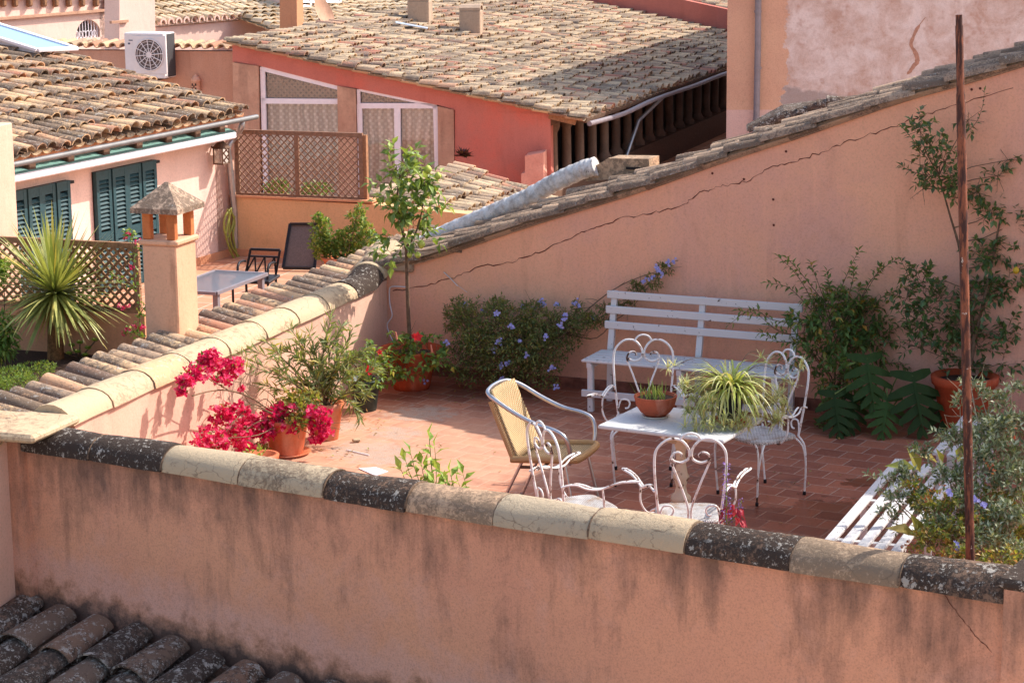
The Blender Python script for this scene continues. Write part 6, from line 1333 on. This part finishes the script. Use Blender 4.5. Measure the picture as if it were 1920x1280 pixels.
for x_, y_, n_, dy in ((1300, 765, 3, -.1), (1312, 785, 3, -.2), (1295, 795, 2, -.25), (1330, 795, 3, -.25), (1305, 750, 2, 0), (1350, 790, 2, -.25), (1375, 802, 2, -.25), (1400, 790, 3, -.25), (1425, 770, 3, -.1), (1445, 785, 3, -.1), (1465, 770, 3, .05), (1440, 750, 3, .1), (1465, 745, 2, .15), (1320, 760, 3, -.2), (1262, 688, 1, .0), (1278, 728, 2, .0), (1290, 740, 2, 0), (1455, 795, 2, -.1), (1502, 692, 1, .2), (1480, 712, 1, .15), (1380, 785, 2, -.25), (1435, 668, 1, .2), (1340, 770, 2, -.22)):
    c = PY(x_, y_, sp3.y+dy)
    for _ in range(n_*2):
        c2 = c+rvec()*.045
        if c2.z < .73: c2.z = .74
        for _ in range(14): ml.blade(c2, rvec()+Z*.5, rnd(.05, .10), .008, rnd(.3, 1.2), 4)
    ms.tube(spl([top, top.lerp(c, .5)+Z*.13, c], 5), .002, 4)
ml.build('plantlets', G_spid2, t); ms.build('runners', B_twig, t)
# ---- salvia and coleus
b_ = V((1.36, 12.85, 0)); t = thing('purple_salvia', 'purple flower spike over crimson leaves beside the nearest iron chair', 'plant', b_); ml, mf, ms = MB(), MB(), MB()
top = PY(1362, 868, 12.85); bt_ = PY(1362, 985, 12.8); ms.tube([b_, bt_, top], [.006, .005, .002], 5)
for q in range(150):
    s = random.random(); p = bt_.lerp(top, s*.95+.05); r_ = .024*(1-.5*s); d = rvec(); mf.leaf(p+V((d.x*r_, d.y*r_, 0)), V((d.x, d.y, rnd(-.2, .5))), Z+rvec(), .016, .008, .2)
tp2 = PY(1390, 938, 12.8); ms.tube([bt_, PY(1385, 960, 12.8), tp2], .003, 4)
for q in range(30): p = PY(1386, 962, 12.8).lerp(tp2, random.random()); d = rvec(); mf.leaf(p+d*.012, d, Z+rvec(), .013, .007, .2)
for q in range(46): d = rvec(); p = PY(1374, 970, 12.8)+V((d.x*.05, d.y*.05, d.z*.09)); ml.leaf(p, V((d.x, d.y, -.7)), Z+rvec()*.5, rnd(.04, .07), .03, .3)
ml.build('crimson_leaves', F_col, t); mf.build('flower_spike', F_pur, t); ms.build('stems', B_green, t)

# ---- left garden
yb = Pz(104, 672, .38); yt = PY(103, 548, yb.y); t = thing('yucca', 'big spiky yucca with a burst of yellow-green blades on a short trunk at the left', 'yucca', yb)
e = MB(); e.tube([yb-Z*.05, yb.lerp(yt, .5), yt], [.075, .065, .05], 12); e.build('trunk', simple('yucca_trunk', S(130, 92, 58), .95, 0, .5, 30, bump=1.0), t)
ml, md = MB(), MB()
for q in range(440):
    u_ = 1-2*(q+.5)/440*.86; an = q*2.39996; rr = math.sqrt(max(0, 1-u_*u_)); d = V((rr*math.cos(an), rr*math.sin(an), u_+.08))+rvec()*.15
    ml.blade(yt+d*.03, d, rnd(.44, .76)*(1 if u_ > -.3 else .9), rnd(.020, .034), .06+(.35 if u_ < 0 else .0)+rnd(0, .3)*rnd(0, 1)+(.8 if random.random() < .07 else 0), 4, min(1, max(0, rnd(.1, .75)+(.25 if random.random() < .12 else 0))), w0=.7)
ml.build('blades', G_yuc, t)
for q in range(40): an = rnd(0, 6.28); md.blade(yt-Z*.05, V((math.cos(an), math.sin(an), -1.1)), rnd(.35, .48), .022, .5, 4, w0=.7)
md.build('dry_blades', G_yucd, t)
vb_ = Pz(262, 625, .5); t = thing('bougainvillea_vine', 'thin bougainvillea climbing the trellis end beside the square chimney', 'vine', vb_); ml, mf, ms = MB(), MB(), MB(); Yv = ol.uz(a_r, 0).y-.12
for pts in (((262, 630), (262, 590), (255, 540), (250, 480), (248, 440)), ((262, 590), (272, 575), (285, 568)), ((250, 480), (268, 462), (285, 458)), ((255, 540), (235, 525), (205, 515)), ((248, 440), (240, 436), (234, 440)), ((262, 630), (245, 620), (235, 622))):
    P = spl([PY(x_, y_, Yv) for x_, y_ in pts], 5); ms.tube(P, .004, 5)
    for q in range(len(pts)*12): p = random.choice(P)+rvec()*.03; ml.leaf(p, rvec()+Z*.1, Z+rvec(), .035, .026, .2)
for x_, y_ in ((240, 440), (234, 446), (257, 455), (264, 452), (272, 455), (278, 565), (240, 618), (234, 625), (250, 612), (262, 615), (247, 500), (240, 570), (225, 572), (232, 578), (270, 610)):
    c = PY(x_, y_, Yv-.03)
    for _ in range(5): flower(mf, c+rvec()*.02, rvec()+V((0, -1, 0)), .016, 3, .95)
ml.build('foliage', G_mid, t); mf.build('bracts', F_bou, t); ms.build('stems', B_twig, t)
b_ = Pz(150, 672, .38); t = thing('succulent', 'fleshy green succulent with rosettes beside the yucca trunk', 'succulent', b_); ml, ms = MB(), MB()
for x_, y_ in ((135, 650), (150, 645), (165, 655), (178, 640), (145, 662), (160, 668), (130, 665)):
    c = PY(x_, y_, b_.y-.1); ms.tube([b_, c], .007, 5); ml = MB()
    for q in range(16): an = q*2.4; ml.leaf(c, V((math.cos(an), math.sin(an), .35+.04*q)), Z, .045, .026, -.1)
    ml.build('rosette', G_bright, t)
ms.build('stems', B_twig, t)
b_ = Pz(5, 690, .38); t = thing('leafy_shrub', 'drooping green shrub at the left edge below the yucca', 'shrub', b_); ml, ms = MB(), MB(); cs = blobs(ml, [(8, 625, 24, 28), (-15, 640, 30, 40), (10, 655, 20, 18), (5, 600, 16, 14)], b_.y, .09, .085, .022, upb=-.1, droop=.3); stems(ms, b_, cs); ml.build('foliage', G_mid, t); ms.build('stems', B_twig, t)
b_ = PY(2, 560, ol.uz(a_l+.3, 0).y-.3); b_.z = .38; t = thing('lime_shrub', 'lime green foliage at the left edge against the trellis', 'shrub', b_); ml, ms = MB(), MB(); cs = blobs(ml, [(4, 505, 12, 18), (-12, 520, 20, 30)], b_.y, .2, .05, .03); stems(ms, b_, cs); ml.build('foliage', G_bright, t); ms.build('stems', B_twig, t)
gc = MB()
for x_, y_, rx, ry in ((20, 705, 40, 16), (60, 695, 36, 12), (85, 690, 20, 10), (-10, 720, 30, 18), (35, 718, 34, 14)):
    c = Pz(x_, y_, .42); s = c.y/FPX
    for _ in range(int(rx*ry*.9)): d = rvec(); gc.leaf(c+V((d.x*rx*s, d.y*rx*s*1.3, d.z*.05)), rvec()+Z*.8, rvec(), .035, .008, .2)
tag(gc.build('ground_cover', G_mid), 'feathery green ground cover along the drip tiles at the far left', 'ground cover', None, 'stuff')
b_ = Pz(640, 488, .0); b_ = V((PY(640, 480, 24.2).x, 24.2, 0)); t = thing('boxy_shrub', 'dense bright green shrub against the ochre wall beyond the drip tiles', 'shrub', b_); pot(t, b_, .2, .3, M['terra'], .8, .04)
ml, ms = MB(), MB(); cs = blobs(ml, [(602, 425, 20, 20), (600, 455, 20, 24), (625, 455, 26, 22), (655, 445, 26, 20), (680, 430, 22, 16), (668, 405, 18, 12), (690, 450, 20, 16), (645, 470, 30, 18), (610, 475, 22, 14), (675, 470, 24, 14), (678, 390, 8, 10), (596, 408, 10, 8)], 24.2, .2, .05, .026, upb=.4); stems(ms, b_+Z*.25, cs, .008, .08, 2); ml.build('foliage', G_mid, t); ms.build('stems', B_twig, t)
# court plants behind the trellis, dark rosette on the annex roof
for x_, y_, rx, ry, lab in ((520, 354, 24, 13, 'potted foliage glimpsed low behind the left trellis panel'), (592, 357, 30, 12, 'darker foliage glimpsed behind the right trellis panel')):
    c = PY(x_, y_, 29.5); b_ = V((c.x, c.y, -1)); t = thing('court_shrub', lab, 'shrub', b_); ml, ms = MB(), MB(); cs = blobs(ml, [(x_, y_, rx, ry)], 29.5, .25, .09, .03); stems(ms, b_, cs, .02); ml.build('foliage', G_dark, t); ms.build('stems', B_twig, t)
c = RH.off(.35).at(868, 294); t = thing('dark_aeonium', 'dark purple rosette plant at the foot of the red wall', 'plant', c); ml = MB()
for q in range(60): d = rvec(); ml.leaf(c, V((d.x, d.y-.3, abs(d.z)+.1)), Z, rnd(.13, .22), .06, .1)
ml.build('rosette', leafmat('dark_rosette', [(0, S(70, 36, 40)), (1, S(120, 60, 60))], .1), t)
for x_, y_, lab in ((690, 30, 'a'),): pass
for q, (x_, y_) in enumerate(((1045, 655), )): pass

# unseen olive tree added past the right edge to dapple bench and coping
b_ = V((4.5, 13.3, 0)); t = thing('shade_olive', 'unseen grey-green olive tree added beyond the benches to dapple them with shade', 'tree', b_)
e = MB(); e.tube(spl([b_, V((4.45, 13.4, .8)), V((4.5, 13.3, 1.7)), V((4.35, 13.5, 2.5))], 5), [.07-.003*i for i in range(16)], 9); e.build('trunk', B_bark, t)
ml, ms = MB(), MB()
for q in range(90):
    d = rvec(); c = V((4.42+d.x*.62, 13.35+d.y*.62, 2.75+d.z*.5)); ms.tube(spl([V((4.38, 13.45, 2.4)), V((4.4, 13.4, 2.4)).lerp(c, .5)+rvec()*.08, c], 4), .007, 5)
    for _ in range(4): sprig(ml, ms, [c, c+rvec()*.1, c+(rvec()+V((0, 0, .1)))*rnd(.16, .3)], 12, .05, .014, .003, .15)
ml.build('foliage', G_grey, t); ms.build('branches', B_pale, t)

# dry leaves fallen on the tiles
ll = MB()
for (x_, y_, sx, sy, n_) in ((900, 745, 120, 14, 50), (1570, 800, 110, 16, 50), (690, 800, 60, 26, 26), (1180, 800, 90, 20, 14), (1480, 900, 120, 60, 16), (800, 850, 90, 40, 10), (640, 850, 50, 16, 16)):
    for _ in range(n_):
        c = Pz(x_+random.gauss(0, .6)*sx, y_+random.gauss(0, .6)*sy, .008); ll.leaf(c, V((rnd(-1, 1), rnd(-1, 1), rnd(0, .25))), Z, rnd(.02, .045), rnd(.01, .02), -.1)
tag(ll.build('leaf_litter', leafmat('dry_leaf', [(0, S(120, 84, 50)), (.6, S(176, 130, 70)), (1, S(140, 150, 80))], .1)), 'scattered small dry leaves on the terracotta tiles under the plants', 'leaf litter', None, 'stuff')
